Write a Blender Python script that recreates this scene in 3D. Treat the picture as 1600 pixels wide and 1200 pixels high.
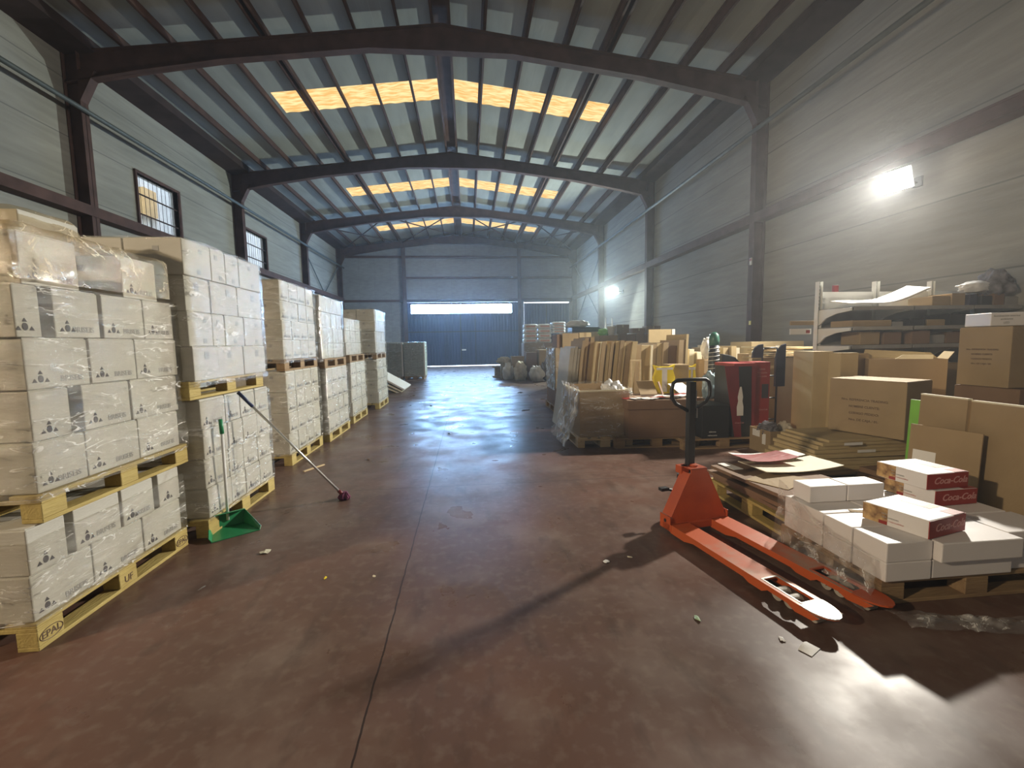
import bpy, bmesh, math, random
from mathutils import Vector, Matrix, noise
random.seed(7)
S = bpy.context.scene
for o in list(bpy.data.objects): bpy.data.objects.remove(o)
C = S.collection
PI = math.pi

# ------------------------------------------------------------------ camera
ya, pt, ro, hc, fpx = 0.0966, -0.0921, 0.0177, 1.5, 694.0
fw = Vector((math.sin(ya)*math.cos(pt), math.cos(ya)*math.cos(pt), math.sin(pt)))
rt = Vector((math.cos(ya), -math.sin(ya), 0)); up = rt.cross(fw)
R2 = rt*math.cos(ro)-up*math.sin(ro); U2 = rt*math.sin(ro)+up*math.cos(ro)
cd = bpy.data.cameras.new('camera'); cam = bpy.data.objects.new('camera', cd); C.objects.link(cam)
cd.sensor_width = 36; cd.lens = fpx/1600*36; cd.clip_start = 0.05; cd.clip_end = 200
M = Matrix((R2, U2, -fw)).transposed().to_4x4(); M.translation = (0, 0, hc); cam.matrix_world = M
S.camera = cam

# ------------------------------------------------------------------ world, lights, exposure
S.view_settings.view_transform = 'Standard'; S.view_settings.look = 'None'
S.view_settings.gamma = 1; S.view_settings.use_curve_mapping = False
S.view_settings.exposure = 0.0
w = bpy.data.worlds.new('world'); S.world = w; w.use_nodes = True
w.node_tree.nodes['Background'].inputs[0].default_value = (0.75, 0.85, 1, 1)
w.node_tree.nodes['Background'].inputs[1].default_value = 3.0
FLOOD1 = (6.98, 6.86, 4.02); FLOOD2 = (7.02, 20.9, 3.86)
def area(name, loc, aim, sx, sy, power, col, spread=PI):
    l = bpy.data.lights.new(name, 'AREA'); l.shape = 'RECTANGLE'; l.size = sx; l.size_y = sy
    l.energy = power; l.color = col; l.spread = spread
    o = bpy.data.objects.new(name, l); C.objects.link(o); o.location = loc
    o.rotation_euler = (Vector(aim)-Vector(loc)).to_track_quat('-Z', 'Y').to_euler(); return o
area('floodlight_beam', FLOOD1, (-4.0, 4.2, -1.2), .26, .18, 440, (1, .94, .82), math.radians(125))
area('floodlight_beam', FLOOD2, (-3.5, 17.0, 1.4), .3, .2, 1300, (.86, 1, .93), math.radians(170))
FLOOD3 = (-7.7, -1.6, 4.3)
area('floodlight_beam', FLOOD3, (4.5, 5.5, 0.9), .3, .2, 185, (1, .80, .54), math.radians(110))
DAY_WIN, DAY_SKY = 105, 1.3      # emission of the far strip window and of the yellow skylights
# weak fill light added behind the camera; the back wall there is closed
area('rear_fill_light', (1.0, -3.6, 2.2), (0.2, 6, 2.6), 4.5, 3.4, 7, (1, .92, .82))

# ------------------------------------------------------------------ materials
def mat(name, col, rough=.6, metal=0, var=.0, scale=4., bump=0., bscale=20., col2=None, spec=.5, stretch=(1, 1, 1), coords='Object'):
    m = bpy.data.materials.new(name); m.use_nodes = True; nt = m.node_tree; b = nt.nodes['Principled BSDF']
    b.inputs['Roughness'].default_value = rough; b.inputs['Metallic'].default_value = metal
    b.inputs['Specular IOR Level'].default_value = spec
    tc = nt.nodes.new('ShaderNodeTexCoord'); mp = nt.nodes.new('ShaderNodeMapping'); mp.inputs['Scale'].default_value = stretch
    nt.links.new(tc.outputs[coords], mp.inputs[0])
    n = nt.nodes.new('ShaderNodeTexNoise'); n.inputs['Scale'].default_value = scale; n.inputs['Detail'].default_value = 5
    nt.links.new(mp.outputs[0], n.inputs['Vector'])
    cr = nt.nodes.new('ShaderNodeValToRGB')
    c2 = col2 or tuple(c*(1-var) for c in col); c1 = tuple(min(1, c*(1+var*.5)) for c in col)
    cr.color_ramp.elements[0].position = .3; cr.color_ramp.elements[1].position = .7
    cr.color_ramp.elements[0].color = (*c2, 1); cr.color_ramp.elements[1].color = (*c1, 1)
    nt.links.new(n.outputs['Fac'], cr.inputs[0]); nt.links.new(cr.outputs[0], b.inputs['Base Color'])
    if bump:
        n2 = nt.nodes.new('ShaderNodeTexNoise'); n2.inputs['Scale'].default_value = bscale; n2.inputs['Detail'].default_value = 4
        nt.links.new(mp.outputs[0], n2.inputs['Vector'])
        bp = nt.nodes.new('ShaderNodeBump'); bp.inputs['Strength'].default_value = bump; bp.inputs['Distance'].default_value = .02
        nt.links.new(n2.outputs['Fac'], bp.inputs['Height']); nt.links.new(bp.outputs[0], b.inputs['Normal'])
    return m
def emit(name, col, s, col2=None, scale=3., stretch=(1, 1, 1)):
    m = bpy.data.materials.new(name); m.use_nodes = True; nt = m.node_tree; nt.nodes.clear()
    o = nt.nodes.new('ShaderNodeOutputMaterial'); e = nt.nodes.new('ShaderNodeEmission'); e.inputs[0].default_value = (*col, 1)
    e.inputs[1].default_value = s; nt.links.new(e.outputs[0], o.inputs[0])
    if col2:
        tc = nt.nodes.new('ShaderNodeTexCoord'); mp = nt.nodes.new('ShaderNodeMapping'); mp.inputs['Scale'].default_value = stretch
        nt.links.new(tc.outputs['Object'], mp.inputs[0])
        n = nt.nodes.new('ShaderNodeTexNoise'); n.inputs['Scale'].default_value = scale; n.inputs['Detail'].default_value = 6
        nt.links.new(mp.outputs[0], n.inputs['Vector']); cr = nt.nodes.new('ShaderNodeValToRGB')
        cr.color_ramp.elements[0].position = .38; cr.color_ramp.elements[1].position = .62
        cr.color_ramp.elements[0].color = (*col2, 1); cr.color_ramp.elements[1].color = (*col, 1)
        nt.links.new(n.outputs['Fac'], cr.inputs[0]); nt.links.new(cr.outputs[0], e.inputs[0])
    return m
def mmath(nt, op, a, b=None, c=None):
    n = nt.nodes.new('ShaderNodeMath'); n.operation = op
    for i, v in enumerate((a, b, c)):
        if v is None: continue
        if isinstance(v, (int, float)): n.inputs[i].default_value = v
        else: nt.links.new(v, n.inputs[i])
    return n.outputs[0]
def panel_mat(name, col, col2, axis, step, off, jcol, rough=.85, horiz=True, wid=.012):
    """precast concrete: stained noise plus joints every <step> m"""
    m = mat(name, col, rough, col2=col2, scale=.55, bump=.25, bscale=9, stretch=(1, .45, 1.6)); nt = m.node_tree; b = nt.nodes['Principled BSDF']
    cr = b.inputs['Base Color'].links[0].from_socket
    g = nt.nodes.new('ShaderNodeNewGeometry'); sx = nt.nodes.new('ShaderNodeSeparateXYZ'); nt.links.new(g.outputs['Position'], sx.inputs[0])
    fz = mmath(nt, 'FRACT', mmath(nt, 'DIVIDE', mmath(nt, 'ADD', sx.outputs[axis], off+step*20), step))
    j = mmath(nt, 'LESS_THAN', mmath(nt, 'MULTIPLY', fz, step), wid*2)
    # fine dirt streaks
    n = nt.nodes.new('ShaderNodeTexNoise'); n.inputs['Scale'].default_value = 3; n.inputs['Detail'].default_value = 8
    mp = nt.nodes.new('ShaderNodeMapping'); mp.inputs['Scale'].default_value = (1, .25, 3); nt.links.new(g.outputs['Position'], mp.inputs[0]); nt.links.new(mp.outputs[0], n.inputs['Vector'])
    mx0 = nt.nodes.new('ShaderNodeMix'); mx0.data_type = 'RGBA'; mx0.blend_type = 'MULTIPLY'; mx0.inputs[0].default_value = .45
    nt.links.new(cr, mx0.inputs[6]); nt.links.new(n.outputs['Fac'], mx0.inputs[7])
    mx = nt.nodes.new('ShaderNodeMix'); mx.data_type = 'RGBA'; nt.links.new(mmath(nt, 'MULTIPLY', j, .65), mx.inputs[0])
    nt.links.new(mx0.outputs[2], mx.inputs[6]); mx.inputs[7].default_value = (*jcol, 1); nt.links.new(mx.outputs[2], b.inputs['Base Color'])
    return m
WALL = panel_mat('precast_concrete', (.45, .43, .385), (.32, .31, .275), 2, 1.2, 0, (.12, .12, .12))
FARW = panel_mat('sheet_cladding', (.42, .43, .45), (.34, .35, .37), 0, 1.0, 0, (.2, .2, .22), wid=.008)
ROOF = panel_mat('roof_sheet', (.50, .51, .47), (.39, .40, .365), 0, .24, 0, (.34, .35, .33), wid=.01, rough=.9)
for m_ in (WALL, FARW, ROOF): m_.node_tree.nodes['Principled BSDF'].inputs['Specular IOR Level'].default_value = .12
STEEL = mat('red_oxide_steel', (.095, .050, .040), .7, var=.35, scale=3, spec=.15)
STEELD = mat('dark_gutter_steel', (.055, .036, .034), .75, var=.3, scale=2, spec=.1)
PIPE = mat('grey_pipe', (.085, .10, .10), .6, metal=.1, var=.2)
BLUE = mat('blue_door_sheet', (.022, .045, .13), .45, var=.25, scale=1.5, stretch=(1, 1, .2))
BLACKM = mat('black_paint', (.02, .02, .023), .45, var=.3)
GRAYM = mat('grey_metal', (.35, .35, .36), .35, metal=.8, var=.2)
CHROME = mat('worn_bare_steel', (.60, .58, .54), .38, metal=.55, var=.35, scale=9)
WPAINT = mat('white_shelf_paint', (.72, .73, .70), .4, var=.08)
SHELFD = mat('grey_shelf_deck', (.30, .29, .28), .5, var=.2)
WOOD = mat('pallet_wood_yellow', (.55, .42, .14), .75, col2=(.40, .295, .095), scale=2.5, bump=.3, bscale=14, stretch=(6, 1, 6))
WOODB = mat('pallet_wood_brown', (.36, .24, .12), .8, col2=(.24, .15, .08), scale=2.5, bump=.3, bscale=14, stretch=(6, 1, 6))
WOODP = mat('pale_wood', (.70, .55, .33), .7, col2=(.56, .42, .24), scale=3, stretch=(1, 1, 6))
WHITEC = mat('white_carton', (.55, .525, .465), .65, col2=(.48, .455, .40), scale=2.2, bump=.12, bscale=30, stretch=(1, 1, 3))
WHITEB = mat('white_gloss_carton', (.80, .76, .745), .5, col2=(.75, .71, .70), scale=2)
TAN = mat('kraft_cardboard', (.37, .268, .15), .8, col2=(.31, .22, .12), scale=2.5, bump=.1, bscale=25)
TANL = mat('light_kraft_cardboard', (.53, .41, .225), .8, col2=(.44, .335, .18), scale=2.5, bump=.1, bscale=25)
TAND = mat('dark_kraft_cardboard', (.235, .145, .09), .8, col2=(.19, .115, .07), scale=2.5, bump=.1)
FLUTE = mat('corrugated_edge', (.55, .43, .235), .85, col2=(.44, .335, .175), scale=25, stretch=(.3, .3, 2))
TAPE = mat('brown_packing_tape', (.36, .26, .14), .3, var=.1)
GREYG = mat('green_grey_carton', (.32, .37, .33), .6, col2=(.25, .30, .27), scale=5)
INK = mat('dark_print', (.045, .035, .045), .6, var=.2)
INKG = mat('grey_print', (.33, .32, .31), .6, var=.2)
INKB = mat('brown_print', (.14, .085, .05), .7, var=.2)
REDP = mat('red_print', (.30, .026, .022), .45, var=.15)
REDD = mat('dark_red_print', (.20, .018, .022), .45, var=.2)
SCRIPT = mat('faded_red_script', (.62, .30, .28), .5, var=.1)
PAPER = mat('white_paper', (.80, .78, .75), .7, var=.06)
CREAM = mat('cream_board', (.78, .72, .55), .7, var=.1)
YELL = mat('yellow_card', (.90, .70, .03), .5, var=.1)
GRN = mat('green_plastic', (.03, .26, .10), .35, var=.25)
GRNL = mat('bright_green_card', (.22, .55, .07), .5, var=.15)
GRND = mat('dark_green_cap', (.03, .13, .09), .35, var=.2)
ORANGE = mat('orange_truck_paint', (.52, .090, .020), .38, col2=(.40, .062, .018), scale=5, bump=.05)
PURPLE = mat('purple_mop_fringe', (.20, .05, .11), .9, var=.4, scale=30)
RUBBER = mat('dark_rubber', (.05, .045, .04), .7, var=.3)
NYLON = mat('worn_nylon_wheel', (.42, .38, .32), .5, var=.3)
POLE = mat('aluminium_pole', (.66, .64, .60), .3, metal=.7, var=.1)
BLUEG = mat('dark_blue_grip', (.02, .03, .09), .45, var=.1)
FOAM = mat('white_foam_sheet', (.76, .72, .68), .8, var=.05)
NAVY = mat('navy_plastic', (.03, .035, .07), .4, var=.4)
CLOTH = mat('crumpled_cloth', (.30, .29, .32), .8, col2=(.04, .035, .045), scale=7)
CLOTHL = mat('cream_cloth', (.68, .62, .50), .85, col2=(.45, .39, .30), scale=8)
NUTS = mat('cookie_picture', (.62, .40, .17), .5, col2=(.16, .07, .03), scale=26)
BAGW = mat('white_sack', (.72, .72, .73), .45, var=.15, scale=6, bump=.5, bscale=8)
# worn bare metal on the fork top over orange paint
def fork_mat():
    m = mat('worn_orange_fork', (.52, .10, .026), .4, scale=3); nt = m.node_tree; b = nt.nodes['Principled BSDF']
    tc = nt.nodes.new('ShaderNodeTexCoord'); sx = nt.nodes.new('ShaderNodeSeparateXYZ'); nt.links.new(tc.outputs['Object'], sx.inputs[0])
    n = nt.nodes.new('ShaderNodeTexNoise'); n.inputs['Scale'].default_value = 9; n.inputs['Detail'].default_value = 6; nt.links.new(tc.outputs['Object'], n.inputs['Vector'])
    g = nt.nodes.new('ShaderNodeNewGeometry'); sn = nt.nodes.new('ShaderNodeSeparateXYZ'); nt.links.new(g.outputs['Normal'], sn.inputs[0])
    a = mmath(nt, 'ADD', mmath(nt, 'MULTIPLY', sx.outputs[1], .75), mmath(nt, 'MULTIPLY', mmath(nt, 'SUBTRACT', n.outputs['Fac'], .5), 1.4))
    wv = mmath(nt, 'MULTIPLY', mmath(nt, 'MINIMUM', mmath(nt, 'MAXIMUM', mmath(nt, 'MULTIPLY', mmath(nt, 'SUBTRACT', a, .22), 1.6), 0), 1), mmath(nt, 'GREATER_THAN', sn.outputs[2], .5))
    mx = nt.nodes.new('ShaderNodeMix'); mx.data_type = 'RGBA'; nt.links.new(wv, mx.inputs[0]); nt.links.new(b.inputs['Base Color'].links[0].from_socket, mx.inputs[6])
    mx.inputs[7].default_value = (.36, .25, .19, 1); nt.links.new(mx.outputs[2], b.inputs['Base Color']); nt.links.new(mmath(nt, 'MULTIPLY', wv, .25), b.inputs['Metallic'])
    return m
FORKM = fork_mat()
def floor_mat():
    m = mat('painted_concrete_floor', (.150, .082, .062), .3, col2=(.105, .066, .052), scale=.8, spec=.24); nt = m.node_tree; b = nt.nodes['Principled BSDF']
    base = b.inputs['Base Color'].links[0].from_socket
    g = nt.nodes.new('ShaderNodeNewGeometry'); sx = nt.nodes.new('ShaderNodeSeparateXYZ'); nt.links.new(g.outputs['Position'], sx.inputs[0])
    def nz(scale, det, st=(1, 1, 1), r0=.35, r1=.65):
        mp = nt.nodes.new('ShaderNodeMapping'); mp.inputs['Scale'].default_value = st; nt.links.new(g.outputs['Position'], mp.inputs[0])
        n = nt.nodes.new('ShaderNodeTexNoise'); n.inputs['Scale'].default_value = scale; n.inputs['Detail'].default_value = det
        nt.links.new(mp.outputs[0], n.inputs['Vector']); mr = nt.nodes.new('ShaderNodeMapRange'); mr.inputs[1].default_value = r0; mr.inputs[2].default_value = r1
        nt.links.new(n.outputs['Fac'], mr.inputs[0]); return mr.outputs[0]
    def mix(fac, a, col, k=1.):
        mx = nt.nodes.new('ShaderNodeMix'); mx.data_type = 'RGBA'; nt.links.new(mmath(nt, 'MULTIPLY', fac, k), mx.inputs[0]); nt.links.new(a, mx.inputs[6]); mx.inputs[7].default_value = (*col, 1); return mx.outputs[2]
    c = mix(nz(1.7, 8, r0=.5, r1=.75), base, (.22, .165, .135), .75)      # worn grey patches
    c = mix(nz(.6, 6, (1, 1, 1), .52, .72), c, (.075, .052, .042), .6)       # darker stains
    c = mix(nz(5, 10, (1, .3, 1), .58, .7), c, (.06, .04, .032), .5)      # scuffs
    c = mix(nz(.45, 4, (1, .6, 1), .55, .75), c, (.20, .080, .056), .55)      # redder paint
    c = mix(nz(16, 9, r0=.5, r1=.8), c, (.21, .16, .13), .55)           # fine dust mottling
    c = mix(nz(9, 8, (1, .5, 1), .56, .74), c, (.07, .045, .036), .55)     # small tyre marks
    jw = nz(6, 3, r0=0, r1=1)
    xx = mmath(nt, 'ADD', sx.outputs[0], mmath(nt, 'MULTIPLY', mmath(nt, 'SUBTRACT', jw, .5), .02))
    yy = mmath(nt, 'ADD', sx.outputs[1], mmath(nt, 'MULTIPLY', mmath(nt, 'SUBTRACT', jw, .5), .02))
    j1 = mmath(nt, 'LESS_THAN', mmath(nt, 'ABSOLUTE', mmath(nt, 'ADD', xx, .455)), .0045)
    j2 = mmath(nt, 'LESS_THAN', mmath(nt, 'ABSOLUTE', mmath(nt, 'SUBTRACT', yy, 4.64)), .004)
    c = mix(mmath(nt, 'MAXIMUM', j1, j2), c, (.03, .02, .018), .9)
    nt.links.new(c, b.inputs['Base Color'])
    mr = nt.nodes.new('ShaderNodeMapRange'); mr.inputs[3].default_value = .27; mr.inputs[4].default_value = .46; nt.links.new(nz(2.2, 6), mr.inputs[0]); nt.links.new(mr.outputs[0], b.inputs['Roughness'])
    n2 = nt.nodes.new('ShaderNodeTexNoise'); n2.inputs['Scale'].default_value = 3.5; n2.inputs['Detail'].default_value = 6; nt.links.new(g.outputs['Position'], n2.inputs['Vector'])
    bp = nt.nodes.new('ShaderNodeBump'); bp.inputs['Strength'].default_value = .10; bp.inputs['Distance'].default_value = .01; nt.links.new(n2.outputs['Fac'], bp.inputs['Height']); nt.links.new(bp.outputs[0], b.inputs['Normal'])
    return m
FLOORM = floor_mat()
def film_mat(name, haze=.10, tint=(.97, .96, .92), sc=(2, 2, 9), bstr=1., col=(1, .98, .93), crease_glint=.6, gloss=.15, bd=.022):
    m = bpy.data.materials.new(name); m.use_nodes = True; nt = m.node_tree; nt.nodes.clear()
    o = nt.nodes.new('ShaderNodeOutputMaterial'); tr = nt.nodes.new('ShaderNodeBsdfTransparent'); tr.inputs[0].default_value = (*tint, 1)
    gl = nt.nodes.new('ShaderNodeBsdfGlossy'); gl.inputs['Roughness'].default_value = .09; df = nt.nodes.new('ShaderNodeBsdfDiffuse'); df.inputs[0].default_value = (*col, 1)
    tc = nt.nodes.new('ShaderNodeTexCoord'); mp = nt.nodes.new('ShaderNodeMapping'); mp.inputs['Scale'].default_value = sc
    nt.links.new(tc.outputs['Object'], mp.inputs[0])
    n = nt.nodes.new('ShaderNodeTexNoise'); n.inputs['Scale'].default_value = 3.2; n.inputs['Detail'].default_value = 7; n.inputs['Roughness'].default_value = .62; n.inputs['Distortion'].default_value = .8
    nt.links.new(mp.outputs[0], n.inputs['Vector'])
    bp = nt.nodes.new('ShaderNodeBump'); bp.inputs['Strength'].default_value = bstr; bp.inputs['Distance'].default_value = bd; nt.links.new(n.outputs['Fac'], bp.inputs['Height']); nt.links.new(bp.outputs[0], gl.inputs['Normal'])
    mr = nt.nodes.new('ShaderNodeMapRange'); mr.inputs[1].default_value = .48; mr.inputs[2].default_value = .78; mr.inputs[3].default_value = haze*.35; mr.inputs[4].default_value = haze*3
    n3 = nt.nodes.new('ShaderNodeTexNoise'); n3.inputs['Scale'].default_value = 1.6; n3.inputs['Detail'].default_value = 5; nt.links.new(mp.outputs[0], n3.inputs['Vector']); nt.links.new(n3.outputs['Fac'], mr.inputs[0])
    # thin white streaks painted in place of glints on the wrinkled film
    n4 = nt.nodes.new('ShaderNodeTexNoise'); n4.inputs['Scale'].default_value = 1.1; n4.inputs['Detail'].default_value = 6; n4.inputs['Distortion'].default_value = 1.6; nt.links.new(mp.outputs[0], n4.inputs['Vector'])
    rg = mmath(nt, 'LESS_THAN', mmath(nt, 'ABSOLUTE', mmath(nt, 'SUBTRACT', n4.outputs['Fac'], .53)), .009)
    gate = mmath(nt, 'GREATER_THAN', n3.outputs['Fac'], .50)
    fac = mmath(nt, 'MINIMUM', mmath(nt, 'ADD', mr.outputs[0], mmath(nt, 'MULTIPLY', mmath(nt, 'MULTIPLY', rg, gate), crease_glint)), .9)
    m1 = nt.nodes.new('ShaderNodeMixShader'); nt.links.new(fac, m1.inputs[0]); nt.links.new(tr.outputs[0], m1.inputs[1]); nt.links.new(df.outputs[0], m1.inputs[2])
    m2 = nt.nodes.new('ShaderNodeMixShader'); m2.inputs[0].default_value = gloss; nt.links.new(m1.outputs[0], m2.inputs[1]); nt.links.new(gl.outputs[0], m2.inputs[2])
    nt.links.new(m2.outputs[0], o.inputs[0]); return m
FILM = film_mat('stretch_film', .09)
FILMY = film_mat('warm_lit_stretch_film', .26, (.95, .90, .80), (2.5, 2.5, 3.5), col=(.80, .70, .52))  # yellow tone paints in the warm lamp light on this wrap
FILMC = film_mat('loose_clear_film', .2, (.96, .95, .94), (6, 6, 6), col=(.8, .77, .74))
GLASS = film_mat('window_glass', .04, (.93, .95, .96), (1, 1, 1), .02, col=(.6, .62, .62), crease_glint=0, gloss=.06)

# ------------------------------------------------------------------ mesh helpers
class MB:
    def __init__(s): s.v = []; s.f = []; s.m = []
    def add(s, vs, fs, mi=0):
        o = len(s.v); s.v += [tuple(v) for v in vs]
        for f in fs: s.f.append([i+o for i in f]); s.m.append(mi)
        return s
    def box(s, x0, x1, y0, y1, z0, z1, mi=0):
        return s.add([(x0, y0, z0), (x1, y0, z0), (x1, y1, z0), (x0, y1, z0), (x0, y0, z1), (x1, y0, z1), (x1, y1, z1), (x0, y1, z1)],
                     [(0, 3, 2, 1), (4, 5, 6, 7), (0, 1, 5, 4), (1, 2, 6, 5), (2, 3, 7, 6), (3, 0, 4, 7)], mi)
    def prism(s, pts, axis, a, b, mi=0):
        """polygon pts (2D) extruded along axis between a and b. axis 0: pts=(y,z) 1: (x,z) 2: (x,y)"""
        def P(p, t): return (t, p[0], p[1]) if axis == 0 else (p[0], t, p[1]) if axis == 1 else (p[0], p[1], t)
        n = len(pts); vs = [P(p, a) for p in pts]+[P(p, b) for p in pts]
        fs = [list(range(n))[::-1], [n+i for i in range(n)]]+[(i, (i+1) % n, n+(i+1) % n, n+i) for i in range(n)]
        return s.add(vs, fs, mi)
    def tube(s, pts, r, n=10, mi=0, cap=True, closed=False):
        pts = [Vector(p) for p in pts]; rs = r if isinstance(r, (list, tuple)) else [r]*len(pts); rings = []; prev = None
        N = len(pts)
        for i, p in enumerate(pts):
            if closed: d = pts[(i+1) % N]-pts[i-1]
            else: d = pts[min(i+1, N-1)]-pts[max(i-1, 0)]
            d.normalize()
            if prev is None: a = d.orthogonal().normalized()
            else:
                a = prev-d*prev.dot(d)
                a = a.normalized() if a.length > 1e-6 else d.orthogonal().normalized()
            prev = a; b = d.cross(a)
            rings.append([p+(a*math.cos(2*PI*k/n)+b*math.sin(2*PI*k/n))*rs[i] for k in range(n)])
        vs = [v for rg in rings for v in rg]; fs = []
        for i in range(N if closed else N-1):
            j = (i+1) % N
            fs += [(i*n+k, i*n+(k+1) % n, j*n+(k+1) % n, j*n+k) for k in range(n)]
        if cap and not closed: fs += [list(range(n))[::-1], [(N-1)*n+k for k in range(n)]]
        return s.add(vs, fs, mi)
    def lathe(s, prof, n=20, c=(0, 0, 0), mi=0, sx=1, sy=1):
        vs = [(c[0]+sx*r*math.cos(2*PI*k/n), c[1]+sy*r*math.sin(2*PI*k/n), c[2]+z) for r, z in prof for k in range(n)]
        fs = [(i*n+k, i*n+(k+1) % n, (i+1)*n+(k+1) % n, (i+1)*n+k) for i in range(len(prof)-1) for k in range(n)]
        fs += [list(range(n))[::-1], [(len(prof)-1)*n+k for k in range(n)]]
        return s.add(vs, fs, mi)
    def grid(s, fn, nu, nv, mi=0):
        vs = [fn(i/nu, j/nv) for j in range(nv+1) for i in range(nu+1)]
        fs = [(j*(nu+1)+i, j*(nu+1)+i+1, (j+1)*(nu+1)+i+1, (j+1)*(nu+1)+i) for j in range(nv) for i in range(nu)]
        return s.add(vs, fs, mi)
    def mesh(s, name, mats, bevel=0, smooth=False, seg=2):
        me = bpy.data.meshes.new(name); me.from_pydata(s.v, [], s.f)
        mats = mats if isinstance(mats, (list, tuple)) else [mats]
        for m in mats: me.materials.append(m)
        for p, mi in zip(me.polygons, s.m): p.material_index = mi
        bm = bmesh.new(); bm.from_mesh(me)
        bmesh.ops.recalc_face_normals(bm, faces=bm.faces)
        if bevel: bmesh.ops.bevel(bm, geom=[e for e in bm.edges if len(e.link_faces) == 2 and e.calc_face_angle(0) > .6], offset=bevel, segments=seg, affect='EDGES', profile=.5)
        bm.to_mesh(me); bm.free()
        if smooth:
            for p in me.polygons: p.use_smooth = True
        return me
    def obj(s, name, mats, parent=None, bevel=0, smooth=False, loc=None, rz=0):
        return link(name, s.mesh(name, mats, bevel, smooth), parent, loc, rz)
def link(name, me, parent=None, loc=None, rz=0):
    o = bpy.data.objects.new(name, me); C.objects.link(o)
    if parent: o.parent = parent
    if loc is not None: o.location = loc
    o.rotation_euler.z = rz
    return o
def tag(o, label=None, cat=None, group=None, kind=None):
    if label: o['label'] = label
    if cat: o['category'] = cat
    if group: o['group'] = group
    if kind: o['kind'] = kind
    return o
def thing(name, label, cat, loc=(0, 0, 0), rz=0, group=None):
    o = bpy.data.objects.new(name, None); C.objects.link(o); o.location = loc; o.rotation_euler.z = rz; o.empty_display_size = .1
    return tag(o, label, cat, group)
def struct(o, label=None): return tag(o, label, kind='structure')
def copy_tree(o, parent=None):
    c = o.copy(); C.objects.link(c)
    if parent: c.parent = parent
    for ch in list(o.children): copy_tree(ch, c)
    return c
def text_mesh(txt, size, mats, shear=0, bold=0., sx=1., depth=.0006):
    """centred text in the XZ plane facing -Y"""
    cu = bpy.data.curves.new('lettering', 'FONT'); cu.body = txt; cu.size = size; cu.align_x = 'CENTER'; cu.align_y = 'CENTER'
    cu.shear = shear; cu.offset = bold; cu.extrude = depth; cu.resolution_u = 3
    o = bpy.data.objects.new('lettering', cu); C.objects.link(o)
    bpy.context.view_layer.update()
    me = bpy.data.meshes.new_from_object(o.evaluated_get(bpy.context.evaluated_depsgraph_get()))
    bpy.data.objects.remove(o); bpy.data.curves.remove(cu)
    me.transform(Matrix.Diagonal((sx, 1, 1, 1))); me.transform(Matrix.Rotation(PI/2, 4, 'X'))
    me.materials.clear(); me.materials.append(mats); return me
FACE = {'-Y': 0, '+X': PI/2, '+Y': PI, '-X': -PI/2}
ORD = ['bottom', 'second', 'third', 'fourth', 'fifth', 'sixth', 'seventh']
def ss(x): return x*x*(3-2*x)

# ------------------------------------------------------------------ the hall
XL, XR, YF, YB = -8.3, 7.46, 30.4, -4.0
CX = -.42; HE, HR = 7.73, 8.64; HW = 7.75; SL = (HR-HE)/HW
FR = [10.8, 17.5, 24.0, 30.15]
def rz_(x): return HR-SL*abs(x-CX)
struct(MB().box(XL-.2, XR+.2, YB-.2, YF+.2, -.2, 0).obj('floor', FLOORM), 'worn red-brown painted concrete warehouse floor')
# ceiling sheets with real openings for the skylights
SK = [(13.15, 14.22), (20.55, 21.65), (26.9, 28.0)]
cm = MB(); ys = [YB]+[v for s in SK for v in s]+[YF]
for sgn in (-1, 1):
    xe = XL if sgn < 0 else XR
    def strip(xa, xb, y0, y1):
        za, zb = rz_(xa)+.215, rz_(xb)+.215
        cm.add([(xa, y0, za), (xb, y0, zb), (xb, y1, zb), (xa, y1, za), (xa, y0, za+.05), (xb, y0, zb+.05), (xb, y1, zb+.05), (xa, y1, za+.05)],
               [(0, 1, 2, 3), (4, 7, 6, 5), (0, 4, 5, 1), (1, 5, 6, 2), (2, 6, 7, 3), (3, 7, 4, 0)])
    a = CX; b = CX+sgn*.2; c = CX+sgn*4.68
    for i in range(len(ys)-1):
        if i % 2 == 0: strip(a, xe, ys[i], ys[i+1])
        else: strip(a, b, ys[i], ys[i+1]); strip(c, xe, ys[i], ys[i+1])
struct(cm.obj('ceiling', ROOF), 'pale ribbed roof sheets over the purlins')
SKYM = emit('yellowed_skylight_sheet', (1.0, .74, .36), DAY_SKY, (.80, .45, .14), 2.2, (1.2, 5, 1))
wn = 3
for si, (y0, y1) in enumerate(SK):
    for sgn in (-1, 1):
        a = CX+sgn*.2; b = CX+sgn*4.68
        g = MB(); za, zb = rz_(a)+.225, rz_(b)+.225
        g.grid(lambda u, v: (a+(b-a)*u, y0+(y1-y0)*v, za+(zb-za)*u+.012*math.sin(u*60)), 60, 2)
        o = g.obj('window_%d' % wn, SKYM); wn += 1
        struct(o, 'yellow translucent skylight strip %s of the ridge, %s row from camera' % ('left' if sgn < 0 else 'right', ('first', 'second', 'third')[si]))
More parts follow.
